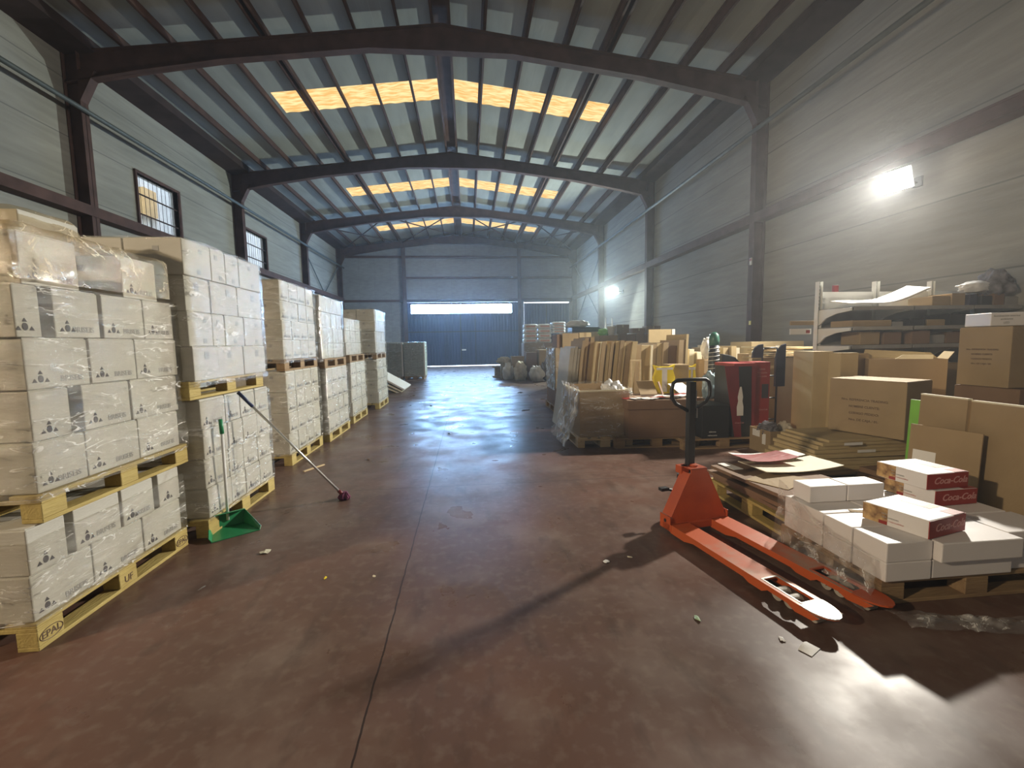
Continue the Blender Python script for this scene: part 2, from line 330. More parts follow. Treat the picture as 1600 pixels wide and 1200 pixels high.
# walls
def wall_left():
    m = MB(); x0, x1 = XL-.2, XL
    wins = [(12.6, 14.25, 4.5, 6.0), (18.15, 19.9, 4.5, 6.0)]; y = YB
    for (a, b, z0, z1) in wins:
        m.box(x0, x1, y, a, 0, 8.4); m.box(x0, x1, a, b, 0, z0); m.box(x0, x1, a, b, z1, 8.4); y = b
    m.box(x0, x1, y, YF, 0, 8.4)
    struct(m.obj('wall_left', WALL), 'grey precast concrete wall on the left')
    for i, (a, b, z0, z1) in enumerate(wins):
        f = MB(); t = .06
        f.box(XL-.12, XL+.05, a-t, a, z0-t, z1+t).box(XL-.12, XL+.05, b, b+t, z0-t, z1+t).box(XL-.12, XL+.05, a, b, z1, z1+t).box(XL-.12, XL+.05, a, b, z0-t, z0)
        win = struct(f.obj('window_%d' % (i+1), STEEL), 'barred window high in the left wall, %s' % ('nearer the camera' if i == 0 else 'farther from the camera'))
        bars = MB(); n = 10
        for k in range(1, n): yy = a+(b-a)*k/n; bars.tube([(XL-.03, yy, z0), (XL-.03, yy, z1)], .006, 6)
        for k in (1, 2): zz = z0+(z1-z0)*k/3; bars.box(XL-.05, XL-.02, a, b, zz-.015, zz+.015)
        bars.obj('security_bars', STEELD, win)
        MB().box(XL-.16, XL-.155, a, b, z0, z1).obj('pane', GLASS, win)
wall_left()
struct(MB().box(XR, XR+.2, YB, YF, 0, 8.4).obj('wall_right', WALL), 'grey precast concrete wall on the right')
struct(MB().box(XL, XR, YB-.2, YB, 0, 9).obj('wall_back', WALL), 'concrete wall behind the camera')
fwm = MB()   # far wall around the door openings
fwm.box(XL, -4.15, YF, YF+.15, 0, 9).box(-4.15, 3.5, YF, YF+.15, 4.3, 9).box(3.5, 3.85, YF, YF+.15, 0, 9).box(3.85, 7.0, YF, YF+.15, 4.3, 9).box(7.0, XR, YF, YF+.15, 0, 9)
struct(fwm.obj('wall_far', FARW), 'grey ribbed cladding of the far gable wall')
# doors
def sheet(m, x0, x1, y, z0, z1, step=.2, d=.03):
    n = max(1, round((x1-x0)/step)); pts = []
    for i in range(n):
        a = x0+(x1-x0)*i/n; b = x0+(x1-x0)*(i+1)/n; w_ = (b-a)
        pts += [(a, y), (a+w_*.55, y), (a+w_*.65, y+d), (b-w_*.1, y+d)]
    pts.append((x1, y)); back = [(x1, y+.06), (x0, y+.06)]
    m.prism(pts+back, 2, z0, z1)
d1 = MB(); sheet(d1, -4.1, 3.45, YF+.02, .05, 3.52); sheet(d1, -4.1, -3.74, YF+.02, 3.52, 4.28); sheet(d1, 3.05, 3.45, YF+.02, 3.52, 4.28); sheet(d1, -3.74, 3.05, YF+.02, 4.16, 4.28)
door = struct(d1.obj('door_1', BLUE), 'large dark blue sliding door in the far wall with a long strip window')
WINM = emit('daylight_pane', (.34, .60, 1.0), DAY_WIN)
for i, (a, b) in enumerate([(-3.7, -2.45), (-2.42, -1.15), (-1.12, -.35), (-.31, 1.38), (1.42, 3.0)]):
    MB().box(a, b, YF+.03, YF+.045, 3.55, 4.14).obj('window_pane', WINM, door)
MB().box(-3.74, 3.05, YF-.0, YF+.06, 3.52, 3.555).box(-3.74, 3.05, YF, YF+.06, 4.14, 4.165).obj('window_frame', BLACKM, door)
MB().box(-.42, -.14, YF-.03, YF+.02, 1.05, 1.14).obj('door_handle', PAPER, door)
MB().box(-.5, -.44, YF-.04, YF+.02, .06, 3.5).box(.5, .54, YF-.03, YF+.02, .06, 3.5).box(-4.1, 3.45, YF-.02, YF+.02, 2.3, 2.36).obj('door_rib', BLACKM, door)
MB().box(-2.6, 2.9, YF+.03, YF+.05, .0, .035).obj('light_gap', emit('daylight_gap', (.75, .86, 1), 7), door)
d2 = MB(); sheet(d2, 3.87, 6.98, YF+.02, .03, 4.16)
door2 = struct(d2.obj('door_2', BLUE), 'dark blue door right of the large sliding door')
MB().box(3.95, 6.95, YF+.03, YF+.05, 4.19, 4.24).obj('light_gap', emit('daylight_slit', (.8, .9, 1), 6), door2)
MB().box(3.87, 6.98, YF+.0, YF+.08, 4.25, 4.3).box(3.87, 6.98, YF+.06, YF+.08, 4.16, 4.19).obj('door_rail', BLACKM, door2)
MB().box(5.38, 5.42, YF-.02, YF+.02, .05, 4.1).obj('door_rib', BLACKM, door2)
# steel frame, one object per member
tn = [0]
def trim(m, label, mt=STEEL, **k):
    tn[0] += 1; return struct(m.obj('trim_%d' % tn[0], mt, **k), label)
def ibeam(m, x, y, z0, z1, w_, d, along='x'):
    t = .014
    if along == 'x':   # web in the XZ plane, flanges facing +-X (column against a side wall)
        m.box(x-d/2, x+d/2, y-t/2, y+t/2, z0, z1); m.box(x-d/2, x-d/2+t, y-w_/2, y+w_/2, z0, z1); m.box(x+d/2-t, x+d/2, y-w_/2, y+w_/2, z0, z1)
    else:
        m.box(x-t/2, x+t/2, y-d/2, y+d/2, z0, z1); m.box(x-w_/2, x+w_/2, y-d/2, y-d/2+t, z0, z1); m.box(x-w_/2, x+w_/2, y+d/2-t, y+d/2, z0, z1)
NTH = ['first', 'second', 'third', 'fourth', 'fifth', 'sixth', 'seventh', 'eighth']
for i, y in enumerate(FR):
    for sgn, xc in ((-1, XL+.16), (1, XR-.16)):
        m = MB(); ibeam(m, xc, y, 0, rz_(xc), .2, .3)
        xi = xc-sgn*.15
        m.prism([(xi, 6.75), (xi, 7.35), (xi-sgn*.32, 7.35)], 1, y-.1, y+.1)   # knee bracket
        trim(m, 'red-oxide steel column on the %s wall, %s from the camera' % ('left' if sgn < 0 else 'right', NTH[i]))
    # rafter: I section following the slope, haunched at the eaves and ridge
    m = MB(); xs = [XL+.05, XL+1.4, XL+3.2, CX-1.6, CX, CX+1.6, XR-3.2, XR-1.4, XR-.05]
    dp = [.62, .50, .40, .40, .58, .40, .40, .50, .62]
    top = [(x, rz_(x)) for x in xs]; bot = [(x, rz_(x)-d) for x, d in zip(xs, dp)]
    for k in range(len(xs)-1):
        (xa, za), (xb, zb) = top[k], top[k+1]; (_, wa), (_, wb) = bot[k], bot[k+1]
        m.prism([(xa, za), (xb, zb), (xb, wb), (xa, wa)], 1, y-.008, y+.008)
        m.prism([(xa, za), (xb, zb), (xb, zb-.018), (xa, za-.018)], 1, y-.1, y+.1)
        m.prism([(xa, wa+.018), (xb, wb+.018), (xb, wb), (xa, wa)], 1, y-.1, y+.1)
    trim(m, 'arched steel rafter spanning the hall, %s from the camera' % NTH[i])
PX = []
for sgn in (-1, 1):
    for k in range(1, 8): PX.append((sgn, k, CX+sgn*(.0+.955*k)))
for sgn, k, x in PX:
    m = MB(); z = rz_(x); offs = (-.07, .07) if k == 4 else (0,)
    for o_ in offs:
        m.box(x+o_-.006, x+o_+.006, YB, YF, z, z+.21); m.box(x+o_-.006, x+o_+.055, YB, YF, z, z+.01); m.box(x+o_-.055, x+o_+.006, YB, YF, z+.195, z+.205)
    trim(m, '%s steel purlin %s of the ridge, %s out from it' % ('doubled' if k == 4 else 'slim', 'left' if sgn < 0 else 'right', NTH[k-1]))
m = MB()
for o_ in (-.19, .19): m.box(CX+o_-.03, CX+o_+.03, YB, YF, HR-.02, HR+.2)
m.box(CX-.16, CX+.16, YB, YF, HR+.12, HR+.18)
trim(m, 'doubled ridge beam running down the middle of the roof')
for sgn, xe in ((-1, XL), (1, XR)):
    m = MB(); xi = xe-sgn*.62; z = rz_(xe)
    m.prism([(xe, z-.02), (xi, z+.05), (xi, z+.26), (xe, z+.26)], 1, YB, YF)
    trim(m, 'wide dark eaves gutter along the %s wall' % ('left' if sgn < 0 else 'right'), STEELD)
    n_ = 'left' if sgn < 0 else 'right'; xp = xe-sgn*.38
    trim(MB().tube([(xp, YB, 6.55), (xp, YF, 6.55)], .05, 10), 'grey pipe running high along the %s wall' % n_, PIPE, smooth=True)
    m = MB(); xa, xb = sorted((xe-sgn*.005, xe-sgn*.33)); m.box(xa, xb, YB, YF, 4.56, 4.575).box(xa, xb, YB, YF, 4.40, 4.415); xw = xe-sgn*.325; m.box(min(xw, xw+.012), max(xw, xw+.012), YB, YF, 4.38, 4.60)
    trim(m, 'red-oxide rail running midway up the %s wall' % n_)
    # wall bracing in the last bay
    xq = xe-sgn*.1
    for (z0, z1) in ((2.6, 6.5), (6.5, 2.6)):
        trim(MB().tube([(xq, FR[2]+.1, z0), (xq, FR[3]-.1, z1)], .03, 6), 'thin diagonal brace on the %s wall in the last bay, %s' % (n_, 'rising away' if z1 > z0 else 'falling away'), PIPE)
for i in range(4):     # roof bracing of the last bay
    xa = XL+.5+i*3.73; xb = xa+3.73
    for (p, q) in ((xa, xb), (xb, xa)):
        trim(MB().tube([(p, FR[2]+.12, rz_(p)-.12), (q, FR[3]-.12, rz_(q)-.12)], .035, 6), 'diagonal roof brace in the last bay, %s bay from the left, %s' % (NTH[i], 'leaning right' if q > p else 'leaning left'), STEELD)
for x in (-4.07, 3.55):
    m = MB(); ibeam(m, x, YF-.12, 0, rz_(x)-.3, .22, .22, 'y'); trim(m, 'steel gable post %s of the sliding door' % ('left' if x < 0 else 'right'))
for x0, x1, z, l in ((XL+.3, XR-.3, 7.24, 'upper girt'), (-4.0, XR-.3, 5.88, 'middle girt'), (XL+.3, XR-.3, 4.40, 'door lintel')):
    trim(MB().box(x0, x1, YF-.14, YF-.02, z-.07, z+.07), 'horizontal steel %s across the far wall' % l)
trim(MB().box(-4.4, 7.2, YF-.2, YF-.12, 4.28, 4.42), 'sliding track above the far doors', BLACKM)
# what the left windows look onto
nb = MB(); n = 60
pts = []
for i in range(n): a = 6+i*.4; pts += [(-12.6, a), (-12.6, a+.2), (-12.5, a+.25), (-12.5, a+.35)]
nb.prism([(p[0], p[1]) for p in pts]+[(-13.4, 30), (-13.4, 6)], 2, 0, 11)
nbr = thing('neighbouring_building', 'white ribbed building seen through the barred windows', 'building', (0, 0, 0))
nb.obj('cladding', mat('white_cladding', (.8, .8, .78), .6, var=.05), nbr)
MB().box(-12.48, -12.2, 18.9, 19.6, 6.7, 7.7).obj('timber_panel', mat('ochre_panel', (.75, .48, .2), .6, var=.1), nbr)
MB().box(-12.48, -12.3, 19.66, 20.0, 3.0, 7.7).obj('pilaster', PAPER, nbr)

hz = bpy.data.materials.new('lens_glow_haze'); hz.use_nodes = True; nt_ = hz.node_tree; nt_.nodes.clear()  # haze volume added to imitate lens glow around the lamps and far window
vo = nt_.nodes.new('ShaderNodeOutputMaterial'); vs_ = nt_.nodes.new('ShaderNodeVolumeScatter'); vs_.inputs['Color'].default_value = (.92, .95, 1, 1); vs_.inputs['Density'].default_value = .0034; vs_.inputs['Anisotropy'].default_value = .6
nt_.links.new(vs_.outputs[0], vo.inputs['Volume'])
hb_ = MB().box(XL-.18, XR+.18, YB-.18, YF+.5, -.15, 9.4).obj('added_glow_haze', hz); tag(hb_, 'thin added haze imitating lens glow, filling the whole hall', 'haze', kind='stuff')
# ------------------------------------------------------------------ pallets
def pallet_parts(wood):
    D = MB()
    for x, w_ in ((-.3275, .145), (-.16, .10), (0, .145), (.16, .10), (.3275, .145)): D.box(x-w_/2, x+w_/2, -.6, .6, .122, .144)
    for y in (-.5275, 0, .5275): D.box(-.4, .4, y-.0725, y+.0725, .1, .1215)
    B = MB().box(-.05, .05, -.0725, .0725, .0225, .0995); B2 = MB().box(-.0725, .0725, -.0725, .0725, .0225, .0995)
    K = MB().box(-.05, .05, -.6, .6, 0, .022); K2 = MB().box(-.0725, .0725, -.6, .6, 0, .022)
    return [x.mesh(n, wood, .003, seg=1) for x, n in ((D, 'deck'), (B, 'block'), (B2, 'block'), (K, 'bottom_board'), (K2, 'bottom_board'))]
PM = {}
def pallet(loc, rz, label, wood=WOOD, group=None, stamp=False):
    if wood.name not in PM: PM[wood.name] = pallet_parts(wood)
    d, b, b2, k, k2 = PM[wood.name]; t = thing('pallet', label, 'pallet', loc, rz, group)
    link('deck', d, t)
    for x in (-.35, 0, .35):
        link('bottom_board', k2 if x == 0 else k, t, (x, 0, 0))
        for y in (-.5275, 0, .5275): link('block', b2 if x == 0 else b, t, (x, y, 0))
    if stamp:
        for y, tx in ((-.5275, 'EPAL'), (0, 'UF'), (.5275, 'EPAL')):
            mk = text_mesh(tx, .05 if tx != 'UF' else .06, INKB, bold=.0006)
            o = link('burned_stamp', mk, t, (.4012, y, .062), PI/2)
            if tx == 'EPAL':
                rg = MB(); rg.tube([(.401, y+.064*math.cos(a), .062+.032*math.sin(a)) for a in [2*PI*q/28 for q in range(28)]], .0022, 4, closed=True)
                rg.obj('stamp_ring', INKB, t)
    return t

# ------------------------------------------------------------------ cartons
def carton_mesh(sx, sy, sz, mt, gap=True, key={}):
    k = (round(sx, 2), round(sy, 2), round(sz, 3), mt.name, gap)
    if k in key: return key[k]
    m = MB(); bz = sz-.005 if gap else sz
    m.box(-sx/2, sx/2, -sy/2, sy/2, 0, bz); me = m.mesh('carton', mt, min(.006, sz*.06), seg=2)
    if gap:   # two closing flaps meeting on the top
        bm = bmesh.new(); bm.from_mesh(me)
        for s_ in (-1, 1):
            a, b = (0.002, sx/2-.006) if s_ > 0 else (-sx/2+.006, -.002)
            vs = [bm.verts.new(v) for v in ((a, -sy/2+.006, bz-.001), (b, -sy/2+.006, bz-.001), (b, sy/2-.006, bz-.001), (a, sy/2-.006, bz-.001), (a, -sy/2+.006, sz), (b, -sy/2+.006, sz), (b, sy/2-.006, sz), (a, sy/2-.006, sz))]
            for f in ((0, 3, 2, 1), (4, 5, 6, 7), (0, 1, 5, 4), (1, 2, 6, 5), (2, 3, 7, 6), (3, 0, 4, 7)): bm.faces.new([vs[i] for i in f])
        bm.to_mesh(me); bm.free()
    key[k] = me; return me
def logo_mesh():
    m = MB(); m2 = []
    def tri(cx, cz, s_, up_=True): m.prism([(cx-s_, cz-s_*.6), (cx+s_, cz-s_*.6), (cx, cz+s_*.9)], 1, -.0008, .0006)
    tri(-.034, 0, .014); tri(.034, 0, .014); tri(0, .042, .013)
    m.prism([(.015*math.cos(2*PI*i/14), .010+.019*math.sin(2*PI*i/14)) for i in range(14)], 1, -.0009, .0006)
    return m.mesh('printed_emblem', INK)
LOGO = logo_mesh(); BRI = text_mesh('BRISEIS', .042, INKG, bold=.0008, sx=1.1)
TAGM = MB().box(-.03, .03, -.0008, .0005, -.03, .03).mesh('printed_label', INKG)
TAGM2 = MB().box(-.022, .022, -.0008, .0005, -.018, .018).mesh('printed_label', INKG)
def carton(x0, x1, y0, y1, z0, z1, label, mt=WHITEC, cat='carton', group=None, name='carton', rz=0, gap=True):
    o = link(name, carton_mesh(x1-x0, y1-y0, z1-z0, mt, gap), None, ((x0+x1)/2, (y0+y1)/2, z0), rz)
    return tag(o, label, cat, group)
def stick(o, me, name, face, u, z, size, off=.0012):
    """put a flat printed mesh on a face of a carton; u along the face, z up; size=(sx,sy)"""
    sx, sy = size; a = FACE[face]
    loc = {'-Y': (u, -sy/2-off, z), '+X': (sx/2+off, u, z), '+Y': (-u, sy/2+off, z), '-X': (-sx/2-off, -u, z)}[face]
    return link(name, me, o, loc, a)
def film_shell(x0, x1, y0, y1, z0, z1, label, mt=FILM, seed=0, amp=.012, top=True, group='stretch film around the wrapped stacks', base=.006, cat='plastic wrap'):
    m = MB(); R_ = random.Random(seed)
    def disp(y, z): return base+amp*(.5+.5*noise.noise(Vector((seed*3.1, y*6, z*14))))+amp*.7*(.5+.5*noise.noise(Vector((seed*3.1+9, y*15, z*5))))
    nz = max(6, int((z1-z0)/.045)); ny = max(6, int((y1-y0)/.06)); nx = max(5, int((x1-x0)/.06))
    loop = [(x1, y0+(y1-y0)*i/ny, 1, 0) for i in range(ny+1)]+[(x1-(x1-x0)*i/nx, y1, 0, 1) for i in range(1, nx+1)]
    loop = [(x0+(x1-x0)*i/nx, y0, 0, -1) for i in range(nx)]+loop
    def P(i, j):
        x, y, nx_, ny_ = loop[i]; z = z0+(z1-z0)*j/nz; d = disp(x+y*1.3, z)
        if nx_ == 1 and y == y0: ny_ = -1
        if nx_ == 1 and y == y1: ny_ = 1
        return (x+nx_*d, y+ny_*d, z+.01*noise.noise(Vector((x*5, y*5, seed))) if j in (0, nz) else z)
    n = len(loop); vs = [P(i, j) for j in range(nz+1) for i in range(n)]
    fs = [(j*n+i, j*n+i+1, (j+1)*n+i+1, (j+1)*n+i) for j in range(nz) for i in range(n-1)]
    m.add(vs, fs)
    if top:
        def T(u, v):
            x = x0+(x1-x0)*u; y = y0+(y1-y0)*v
            e = 0 if (0 < u < 1 and 0 < v < 1) else -.02
            return (x+(.006 if u == 1 else 0), y-(.006 if v == 0 else 0), z1+.006+abs(amp*1.5*noise.noise(Vector((x*7, y*7, seed+2.5))))+e)
        m.grid(T, nx, ny)
    o = m.obj('stretch_film', mt, smooth=True); return tag(o, label, cat, group)

SN = ['nearest', 'second', 'third', 'fourth', 'fifth', 'sixth']
XP = ['nearest', 'middle', 'farthest', 'last']
def row_pos(k, n):
    if n == 3: return ('near', 'middle', 'far')[k]
    if n == 4: return ('near', 'second', 'third', 'far')[k]
    if n == 2: return ('near', 'far')[k]
    return 'only'
def put(x0, x1, y0, y1, z0, z1, label, kind, group, jit=.004):
    dx = random.uniform(-jit, jit)
    o = carton(x0+dx, x1+dx, y0+.004, y1-.004, z0+.001, z1-.001, label, WHITEC, group=group)
    sx, sy = x1-x0, y1-y0-.008; h = z1-z0
    if kind == 'logo':
        if sy > .24: stick(o, LOGO, 'printed_emblem', '+X', -sy/2+.075, h*.16, (sx, sy)); stick(o, BRI, 'printed_lettering', '+X', min(.07, sy/2-.115), h*.17, (sx, sy))
        else: stick(o, LOGO, 'printed_emblem', '+X', -.02, h*.16, (sx, sy))
    elif kind == 'tag': stick(o, TAGM, 'printed_label', '+X', random.uniform(-.04, .06), h*.72, (sx, sy))
    elif kind == 'tag2': stick(o, TAGM2, 'printed_label', '+X', random.uniform(-.04, .06), h*.75, (sx, sy)); stick(o, TAGM2, 'printed_label', '+X', random.uniform(-.04, .06), h*.15, (sx, sy))
    if kind != 'plain': stick(o, TAGM2, 'printed_label', '-Y', random.uniform(-.06, .06), h*.7, (sx, sy))
    return o
def tier(si, tn_, X, y0, y1, z0, z1, rows, kinds, nearcol=True, dy=0, skew=0.):
    """rows: list (bottom up) of Y joint lists"""
    n = len(rows); h = (z1-z0)/n; g = 'white cartons on the %s wrapped stack' % SN[si]
    for i, js in enumerate(rows):
        xx = X+random.uniform(-.012, .006)
        for k in range(len(js)):
            a, b = js[k]; kind = kinds[i] if isinstance(kinds, list) else kinds
            put(xx-.4, xx, a, b, z0+i*h, z0+(i+1)*h, 'white carton, %s layer, %s on aisle side, %s tier of %s wrapped stack' % (ORD[i], row_pos(k, len(js)), tn_, SN[si]), kind, g)
        if nearcol:
            a = js[0][0]; put(xx-.8, xx-.406, a+random.uniform(0, .01), a+.36, z0+i*h, z0+(i+1)*h, 'white carton, %s layer, wall side of near end, %s tier of %s wrapped stack' % (ORD[i], tn_, SN[si]), 'tag2', g)
def J(a, *r):
    p = [a]+list(r); return [(p[i], p[i+1]) for i in range(len(p)-1)]
# stack 1
X1 = -2.19
pallet((X1-.39, 2.92, 0), 0, 'yellow stamped pallet under the nearest wrapped carton stack', stamp=True, group='pallets of the wrapped stacks')
tier(0, 'lower', X1, 2.31, 3.5, .145, .628, [J(2.33, 2.70, 3.10, 3.49), [(2.33, 2.55), (2.60, 2.93), (2.935, 3.22), (3.27, 3.5)]], 'logo')
pallet((X1-.385, 3.0, .630), math.radians(.6), 'yellow pallet between lower and upper tiers of the nearest wrapped stack', group='pallets of the wrapped stacks', stamp=False)
tier(0, 'upper', X1, 2.4, 3.6, .776, 2.10,
     [J(2.42, 2.73, 3.14, 3.55), [(2.43, 2.66), (2.74, 3.10), (3.105, 3.57)], J(2.42, 2.80, 3.16, 3.58), [(2.40, 2.54), (2.61, 2.91), (2.925, 3.27), (3.275, 3.57)], [(2.46, 2.80), (3.12, 3.44)]], 'logo')
carton(X1-.76, X1-.37, 2.90, 3.30, 2.115, 2.32, 'film-covered carton on top of the nearest wrapped stack, at its wall side', WHITEC, group='cartons on top of the nearest wrapped stack')
film_shell(X1-.8, X1, 2.33, 3.5, .14, .56, 'clear stretch film around lower tier of the nearest wrapped stack', seed=1)
film_shell(X1-.8, X1, 2.41, 3.58, .74, 1.84, 'wrinkled stretch film around upper tier of the nearest wrapped stack', seed=2, amp=.02, top=False)
def cap_film(x0, x1, y0, y1, hf, label, seed, mt=FILMY):
    m = MB()
    def T(u, v):
        u2 = u*1.25; v2 = v*1.2-.2; x = x0+(x1-x0)*min(u2, 1); y = y0+(y1-y0)*max(v2, 0); z = hf(min(u2, 1), max(v2, 0))
        if u2 > 1: z -= (u2-1)*1.1; x += .02
        if v2 < 0: z += v2*1.3; y -= .02
        d = .022*noise.noise(Vector((x*6+seed, y*6, z*6)))
        return (x+d*.6, y-d*.6, z+.012+abs(d))
    m.grid(T, 44, 44); o = m.obj('stretch_film', mt, smooth=True); return tag(o, label, 'plastic wrap', 'film sheets with painted warm light draped over stack tops')
cap_film(X1-.85, X1+.02, 2.40, 3.5, lambda u, v: 2.118+.215*ss(max(0, min(1, (.62-u)/.1)))*ss(max(0, min(1, (.9-v)/.1)))*ss(max(0, min(1, (v-.36)/.1))), 'crumpled film with painted warm light draped over the top of the nearest wrapped stack', 3)
# stack 2
X2 = -2.09
pallet((X2-.39, 4.22, 0), 0, 'pallet under the second wrapped carton stack, beside the dustpan', group='pallets of the wrapped stacks')
tier(1, 'lower', X2, 3.64, 4.84, .145, 1.10, [J(3.66, 4.02, 4.27, 4.55, 4.83)]*4, 'logo')
pallet((X2-.42, 4.18, 1.105), math.radians(-.5), 'yellow pallet between the two tiers of the second wrapped stack', group='pallets of the wrapped stacks')
tier(1, 'upper', X2, 3.6, 4.82, 1.25, 2.32, [J(3.6, 3.95, 4.38, 4.82), J(3.6, 3.93, 4.12, 4.45, 4.82), J(3.6, 3.93, 4.36, 4.82), J(3.58, 3.95, 4.17, 4.4, 4.82)], ['tag', 'tag2', 'tag', 'tag2'])
film_shell(X2-.8, X2, 3.66, 4.83, .13, 1.09, 'clear stretch film around lower tier of the second wrapped stack', seed=4, amp=.008)
film_shell(X2-.8, X2, 3.6, 4.82, 1.2, 2.33, 'clear stretch film around upper tier of the second wrapped stack', seed=5, amp=.008)
# stacks 3..6
def stack(si, X, y0, zp, ztop, nlow, nup, ncol, seed, kinds='logo', lean=0):
    y1 = y0+1.2; b = 'wrapped stack'
    pallet((X-.39, y0+.6, 0), 0, 'pallet on the floor under the %s %s along the left' % (SN[si], b), WOOD, 'pallets of the wrapped stacks')
    js = [y0+.01+(1.18)*i/ncol for i in range(ncol+1)]
    tier(si, 'lower', X, y0, y1, .145, zp-.002, [J(*js)]*nlow, kinds)
    pallet((X-.40, y0+.58, zp), 0, 'pallet between the two tiers of the %s %s' % (SN[si], b), WOODB, 'pallets of the wrapped stacks')
    js2 = [y-.02 for y in js]
    tier(si, 'upper', X-.01+lean, y0, y1, zp+.146, ztop, [J(*js2)]*nup, 'tag2' if si != 2 else 'logo')
    film_shell(X-.8, X, y0, y1, .13, zp-.02, 'stretch film around lower tier of the %s wrapped stack' % SN[si], seed=seed, amp=.014)
    film_shell(X-.81+lean, X-.01+lean, y0-.02, y1-.02, zp+.1, ztop+.005, 'stretch film around upper tier of the %s wrapped stack' % SN[si], seed=seed+1, amp=.018)
stack(2, -2.26, 5.75, 1.20, 2.32, 4, 4, 4, 11)
stack(3, -2.20, 7.10, 1.16, 2.28, 4, 4, 4, 13, lean=-.03)
stack(4, -2.24, 8.72, 1.18, 2.03, 4, 3, 3, 15, lean=-.06)
stack(5, -2.13, 10.65, 1.18, 2.33, 4, 4, 3, 17)

# leaning boards and green-grey stacks at the far left
for k, (dx, lab) in enumerate(((0, 'uppermost'), (-.16, 'middle'), (-.32, 'lowest'))):
    o = MB().box(-.6, .6, -.8, .8, -.025, .025).obj('board', FOAM if k == 0 else CREAM, loc=(-2.55+dx*.6, 14.9+.05*k, .40-.085*k)); o.rotation_euler = (0, math.radians(30-3*k), 0)
    tag(o, 'pale flat board lying tilted past the sixth wrapped stack, %s of three' % lab, 'board', 'tilted pale boards')
for p, (xa, nm) in enumerate(((-3.68, 'left'), (-2.76, 'right'))):
    pallet((xa+.44, 20.0, 0), 0, 'dark pallet under the %s green-grey stack by the far door' % nm, WOODB, 'pallets of the green-grey stacks')
    for r in range(4):
        for c in range(3):
            carton(xa+.29*c+.002, xa+.29*(c+1)-.002, 19.45, 19.85, .147+r*.36, .147+(r+1)*.36-.004, 'green-grey carton, %s layer, %s column, %s far stack' % (ORD[r], ('left', 'middle', 'right')[c], nm), GREYG, group='green-grey cartons at the far door', gap=False)
    for c in range(2): carton(xa+.435*c+.002, xa+.435*(c+1)-.002, 19.86, 20.55, .147, 1.58, 'tall green-grey carton at the back of the %s far stack, %s one' % (nm, ('left', 'right')[c]), GREYG, group='green-grey cartons at the far door', gap=False)
    film_shell(xa, xa+.87, 19.44, 20.56, .1, 1.60, 'stretch film around the %s green-grey stack by the far door' % nm, seed=21+p, amp=.02)
    o = MB().box(xa+.84, xa+.895, 19.38, 19.425, .15, 1.62).obj('corner_guard', FOAM); tag(o, 'white corner strip on the %s green-grey stack' % nm, 'corner guard', 'white corner strips')

# ------------------------------------------------------------------ floor tools and litter on the left
dp = thing('dustpan', 'green long-handled dustpan standing by the second wrapped stack', 'dustpan', (-1.88, 3.62, 0), math.radians(38))
m = MB()   # open scoop: floor plate, back wall and two raked sides
W_, L_, H_ = .17, .27, .12
m.add([(-W_, 0, .002), (W_, 0, .002), (.11, L_, .004), (-.11, L_, .004), (-W_, 0, .008), (W_, 0, .008), (.11, L_, .01), (-.11, L_, .01)], [(0, 1, 2, 3), (4, 7, 6, 5), (0, 4, 5, 1), (1, 5, 6, 2), (2, 6, 7, 3), (3, 7, 4, 0)])
m.obj('scoop_floor', GRN, dp)
m = MB()
def slab(m, a, b, c, d, t):
    a, b, c, d = map(Vector, (a, b, c, d)); n = (b-a).cross(d-a).normalized()*t
    m.add([a, b, c, d, a+n, b+n, c+n, d+n], [(3, 2, 1, 0), (4, 5, 6, 7), (0, 1, 5, 4), (1, 2, 6, 5), (2, 3, 7, 6), (3, 0, 4, 7)])
slab(m, (-W_, 0, .008), (-.11, L_, .01), (-.13, L_+.03, H_), (-W_-.015, .02, .03), .005)
slab(m, (W_, 0, .008), (W_+.015, .02, .03), (.13, L_+.03, H_), (.11, L_, .01), .005)
slab(m, (-.11, L_, .01), (.11, L_, .01), (.13, L_+.03, H_), (-.13, L_+.03, H_), .005)
slab(m, (-.13, L_+.03, H_), (.13, L_+.03, H_), (.11, L_-.08, H_+.03), (-.11, L_-.08, H_+.03), .005)
m.obj('scoop_wall', GRN, dp)
hp = (0, L_+.005, .06); ht = (.0, L_-.03, .80)
MB().tube([hp, ht], .012, 10).obj('handle', PAPER, dp, smooth=True)
MB().tube([(ht[0]-.000, ht[1], ht[2]-.0), (ht[0]-.0025, ht[1]+.012, ht[2]+.12)], [.017, .015], 10).obj('grip', GRN, dp, smooth=True)
mp_ = thing('mop', 'long metal-handled mop with purple head leaning on the second wrapped stack', 'mop', (-1.25, 4.39, 0))
A = Vector((0, 0, .03)); B = Vector((-.785, -.30, 1.13)); Dn = (B-A)
MB().tube([A+Dn*.03, A+Dn*.86], .011, 10).obj('pole', POLE, mp_, smooth=True)
MB().tube([A+Dn*.86, A+Dn*.985], .015, 10).obj('grip', BLUEG, mp_, smooth=True)
m = MB(); R_ = random.Random(3)
for k in range(70):
    a = R_.uniform(0, 2*PI); r = R_.uniform(.01, .055); h = R_.uniform(.03, .075)
    m.tube([(0, 0, .07), (r*.7*math.cos(a), r*.7*math.sin(a), h), (r*1.2*math.cos(a), r*1.2*math.sin(a), h*.35+.008), (r*.95*math.cos(a), r*.95*math.sin(a), .006)], .006, 5)
m.obj('mop_head', PURPLE, mp_, smooth=True)
MB().tube([A+Dn*.01, A+Dn*.06], .018, 8).obj('ferrule', REDD, mp_, smooth=True)
